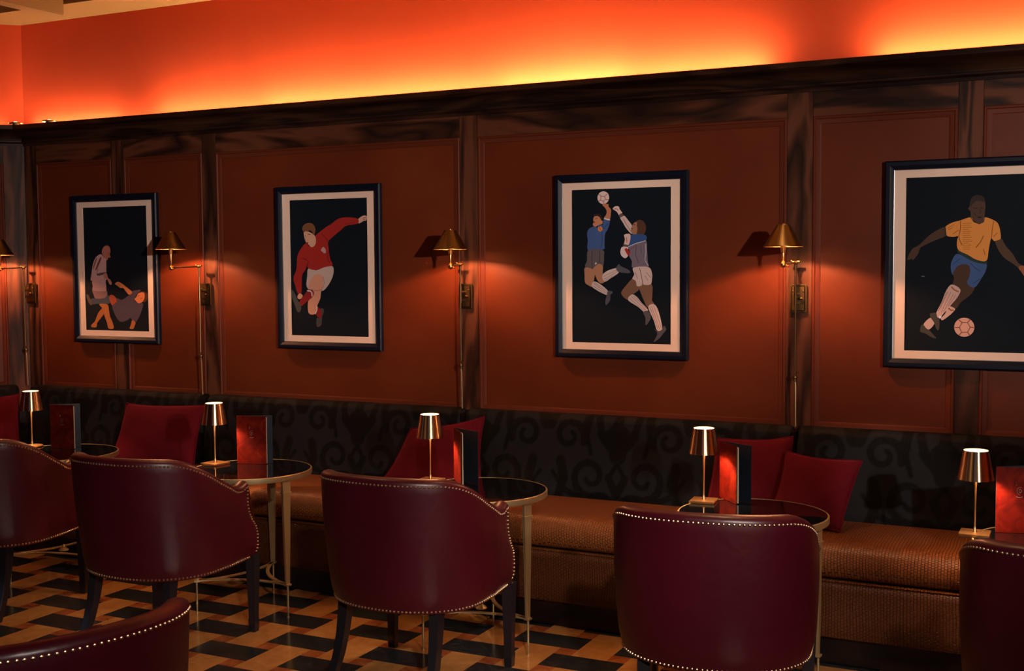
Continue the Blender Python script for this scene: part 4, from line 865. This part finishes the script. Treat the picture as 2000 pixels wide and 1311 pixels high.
LL = [('lit brass table lamp with a round disc base, leftmost of the lamps', (-4.875, 4.33), 0), ('lit brass table lamp whose square base shows fully on the glass top', (-3.650, 4.285), -.12),
      ('lit brass table lamp in front of the tilted red cushion', (-2.526, 4.322), .05), ('lit brass table lamp just left of the bright red open menu', (-1.350, 4.375), .1), ('lit brass table lamp at the right edge with a bright streak on its shade', (-.365, 4.215), 0)]
for i, (lb, (x, y), rz) in enumerate(LL):
    o = A0 if i == 0 else (B0 if i == 1 else copy_tree(B0)); o.location = (x, y, TZ+.0003 if abs(math.hypot(x-TABS[i][0], y-TABS[i][1])) < .2 else TZ+.0003); o.rotation_euler.z = rz; o['label'] = lb

# ---------------------------------------------------------------- standing menus
def menu(S, Nn, B, label, h=.222, emblem=True, z=TZ+.0003):
    t = thing('menu', label, 'menu', (S[0], S[1], z), 0, 'folded drinks menus')
    def board(a, b, th, z0, z1, name, mats, side, parent):
        a = Vector((a[0]-S[0], a[1]-S[1], 0)); b = Vector((b[0]-S[0], b[1]-S[1], 0)); d = (b-a).normalized(); n = Vector((d.y, -d.x, 0))*th*side
        mb = MB(); vs = [a, b, b+n, a+n]; mb.add([(p.x, p.y, zz) for zz in (z0, z1) for p in vs], [(0,3,2,1),(4,5,6,7),(0,1,5,4),(1,2,6,5),(2,3,7,6),(3,0,4,7)])
        return mb.build(name, mats, parent)
    f = board(S, Nn, .0025, 0, h, 'front_cover', M['menu_red'], 1, t)
    board(S, B, .0025, 0, h, 'back_cover', M['menu_navy'], -1, t)
    sv = Vector(S); nv = Vector(Nn); bv = Vector(B)
    d = (nv-sv).normalized(); n = Vector((-d.y, d.x))*.0035
    p0 = sv+d*.006+n; p1 = sv+(nv-sv)*.99+n*1.3+d*.001
    board(p0, p1, .0035, .003, h-.006, 'page', M['page'], -1, t)
    if emblem:
        d3 = Vector((d.x, d.y, 0)); n3 = Vector((d.y, -d.x, 0))*.0030; c = d3*((nv-sv).length*.52)+n3+Vector((0, 0, h*.66)); mb = MB()
        def cur(pts): mb.tube([tuple(c+d3*a+Vector((0, 0, b))) for a, b in pts], .0006, 5)
        cur([(-.014+.004*math.sin(k), .026-.004*k) for k in range(4)])
        cur([(.010*math.cos(R_(a)), -.004+.013*math.sin(R_(a))) for a in range(60, 300, 30)])
        cur([(.004*math.cos(R_(a)), -.004+.006*math.sin(R_(a))) for a in range(0, 361, 40)])
        cur([(-.002+.016*math.cos(R_(a)), -.012+.014*math.sin(R_(a))) for a in range(230, 330, 20)])
        mb.build('emblem', M['silver'], f)['label'] = 'small silver line emblem on the cover'
menu((-4.736, 4.326), (-4.605, 4.352), (-4.630, 4.42), 'dark red standing menu at the far left, beside the disc-based lamp')
menu((-3.571, 4.346), (-3.432, 4.384), (-3.425, 4.42), 'red standing menu beside the square-based lamp on the second table')
menu((-2.450, 4.395), (-2.357, 4.286), (-2.300, 4.325), 'open menu showing its dark navy inside, in front of the tilted cushion', emblem=False)
menu((-1.318, 4.485), (-1.222, 4.376), (-1.175, 4.405), 'open menu with bright lamplit red cover and cream page, left of the two right cushions', emblem=False)
menu((-.306, 4.285), (-.165, 4.315), (-.17, 4.38), 'red menu cut by the right edge, behind the chair at the bottom right')

# ---------------------------------------------------------------- tub chairs
CW, CD, CY0, CYF, ZB = .305, .262, .02, .312, .316
def tub_path():
    p = []
    for k in range(61):
        t = PI/2*k/60; p.append((CW*math.sin(t)**(2/2.2), CY0-CD*math.cos(t)**(2/2.2)))
    p.append((CW-.003, .12)); p.append((CW-.032, CYF)); p = np.array(p); s = np.concatenate([[0], np.cumsum(np.hypot(*np.diff(p, axis=0).T))])
    return p, s
TPp, TPs = tub_path(); TA = TPs[-1]
def ss(x): x = max(0, min(1, x)); return x*x*(3-2*x)
def top_z(a):
    a = abs(a)/TA; z = .805-.010*min(1, a/.4)**2 - .158*ss((a-.36)/.53)
    return z+.012*ss((a-.93)/.07)
def front_off(z):   # how far the arm front steps back at height z
    pts = [(.325, .000), (.415, .000), (.45, .012), (.49, .044), (.52, .062), (.56, .070), (.60, .064), (.64, .054), (.70, .045)]
    return float(np.interp(z, [p[0] for p in pts], [p[1] for p in pts]))
def tub_pt(a, z, inset=0.0):
    sg = 1 if a >= 0 else -1; aa = abs(a)
    aa = aa-ss((aa-(TA-.22))/.22)*front_off(z)
    x = float(np.interp(aa, TPs, TPp[:, 0])); y = float(np.interp(aa, TPs, TPp[:, 1]))
    x2 = float(np.interp(min(TA, aa+.004), TPs, TPp[:, 0])); y2 = float(np.interp(min(TA, aa+.004), TPs, TPp[:, 1]))
    x1 = float(np.interp(max(0, aa-.004), TPs, TPp[:, 0])); y1 = float(np.interp(max(0, aa-.004), TPs, TPp[:, 1]))
    dx, dy = x2-x1, y2-y1; L = math.hypot(dx, dy) or 1; nx, ny = dy/L, -dx/L
    k = (z-ZB)/.48; back = 1-ss((aa-.2)/.4)
    fl = (.006+.006*back)*k**1.3+.010*math.sin(PI*min(1, max(0, k)))-.012*(1-ss(k/.10))
    o = fl-inset
    x += nx*o; y += ny*o-.045*max(0, k)**1.3
    return (sg*x, y, z)
def make_chair():
    t = thing('tub_chair', 'x', 'chair', (0, 0, 0), 0, 'oxblood leather tub chairs')
    TH = .058; As = np.linspace(-TA, TA, 97); outer_r, top_r = [], []
    mb = MB(); rings = []
    for a in As:
        zt = top_z(a); r = []
        for v in np.linspace(0, 1, 15): r.append(tub_pt(a, ZB+(zt-.014-ZB)*v))
        # rounded top
        for g in (25, 55, 90, 125, 155):
            ins = TH/2-TH/2*math.cos(R_(g)); zz = zt-.014+.020*math.sin(R_(g)); r.append(tub_pt(a, zt-.014, ins)[:2]+(zz,))
        for v in np.linspace(1, 0, 9): r.append(tub_pt(a, max(.40, ZB+(zt-.014-ZB)*v) if v > 0 else .40, TH)[:2]+(.40+(zt-.014-.40)*v,))
        r.append(tub_pt(a, ZB, TH*.9)[:2]+(ZB+.004,))
        rings.append(r)
    mb.loft(rings, 0, True, True); mb.build('backrest', M['oxblood'], t, angle=60)
    # nail trim
    mb = MB(); sp = .0150; rr = .0046
    def nail(p): mb.sphere(p, rr, 8, 5)
    def run(fn, n0):
        pts = [Vector(fn(k/n0)) for k in range(n0+1)]; acc = 0; nail(pts[0])
        for q0, q1 in zip(pts[:-1], pts[1:]):
            acc += (q1-q0).length
            if acc >= sp: nail(q1); acc -= sp
    run(lambda k: tub_pt(-TA+2*TA*k, top_z(-TA+2*TA*k)-.019, .000), 900)
    run(lambda k: tub_pt(-TA+2*TA*k, ZB+.009, -.0025), 900)
    for sg in (-1, 1): run(lambda k: tub_pt(sg*(TA-.004), ZB+.008+k*(top_z(TA)-.027-ZB), 0), 200)
    mb.build('nailhead_trim', M['nail'], t)['label'] = 'row of small brass nailheads'
    # seat: rail under it and a domed cushion
    def seat_ring(ins, z, n=40):
        out = []
        for k in range(n+1):
            a = -TA+2*TA*k/n; p = tub_pt(a, .40, ins); out.append((p[0], min(p[1], .282), z))
        return out
    mb = MB(); mb.loft([seat_ring(.060, .395), seat_ring(.060, .43), seat_ring(.066, .452), seat_ring(.09, .464), seat_ring(.16, .472)]); mb.build('seat', M['oxblood'], t, angle=60)
    mb = MB(); mb.loft([seat_ring(.045, .318), seat_ring(.045, .394)]); mb.build('seat_frame', M['oxblood'], t)
    # legs
    for sx in (-1, 1):
        mb = MB(); rings = []
        for z, h, oy in ((.330, .023, 0), (.20, .019, 0), (.06, .0155, 0), (.050, .0175, 0), (.0, .0150, 0)):
            cx, cy = sx*.266, .284+oy; rings.append([(cx-h, cy-h, z), (cx+h, cy-h, z), (cx+h, cy+h, z), (cx-h, cy+h, z)])
        mb.loft(rings[::-1]); mb.build('leg', M['leg'], t, bevel=.002)
    for sx in (-1, 1):
        mb = MB(); rings = []
        for z, h, ox, oy in ((.335, .024, 0, 0), (.27, .023, .002, -.006), (.20, .021, .006, -.018), (.12, .0195, .014, -.040), (.05, .018, .024, -.070), (0, .0175, .032, -.098)):
            cx, cy = sx*(.195+ox*.6), -.135+oy; rings.append([(cx-h*.85, cy-h, z), (cx+h*.85, cy-h, z), (cx+h*.85, cy+h, z), (cx-h*.85, cy+h, z)])
        mb.loft(rings[::-1]); mb.build('leg', M['leg'], t, bevel=.002)
    return t
CH = make_chair()
CHS = [
 (-4.535, 3.79, 8, 'burgundy leather tub chair cut by the left edge, in front of the far left table'),
 (-3.463, 3.692, 0, 'burgundy leather tub chair second from the left, at the table with the square-based lamp'),
 (-2.290, 3.762, -1, 'burgundy leather tub chair in the middle of the row, at the third table'),
 (-1.085, 3.64, 7, 'burgundy leather tub chair seen square from behind, at the table by the two right cushions'),
 (-.03, 3.60, 2, 'dark burgundy tub chair cut by the right edge'),
 (-2.09, 1.855, 75, 'nearest burgundy leather tub chair, only its curved top rail showing at the bottom left'),
]
for i, (x, y, rz, lb) in enumerate(CHS):
    o = CH if i == 0 else copy_tree(CH); o.location = (x, y, 0); o.rotation_euler.z = R_(rz); o['label'] = lb
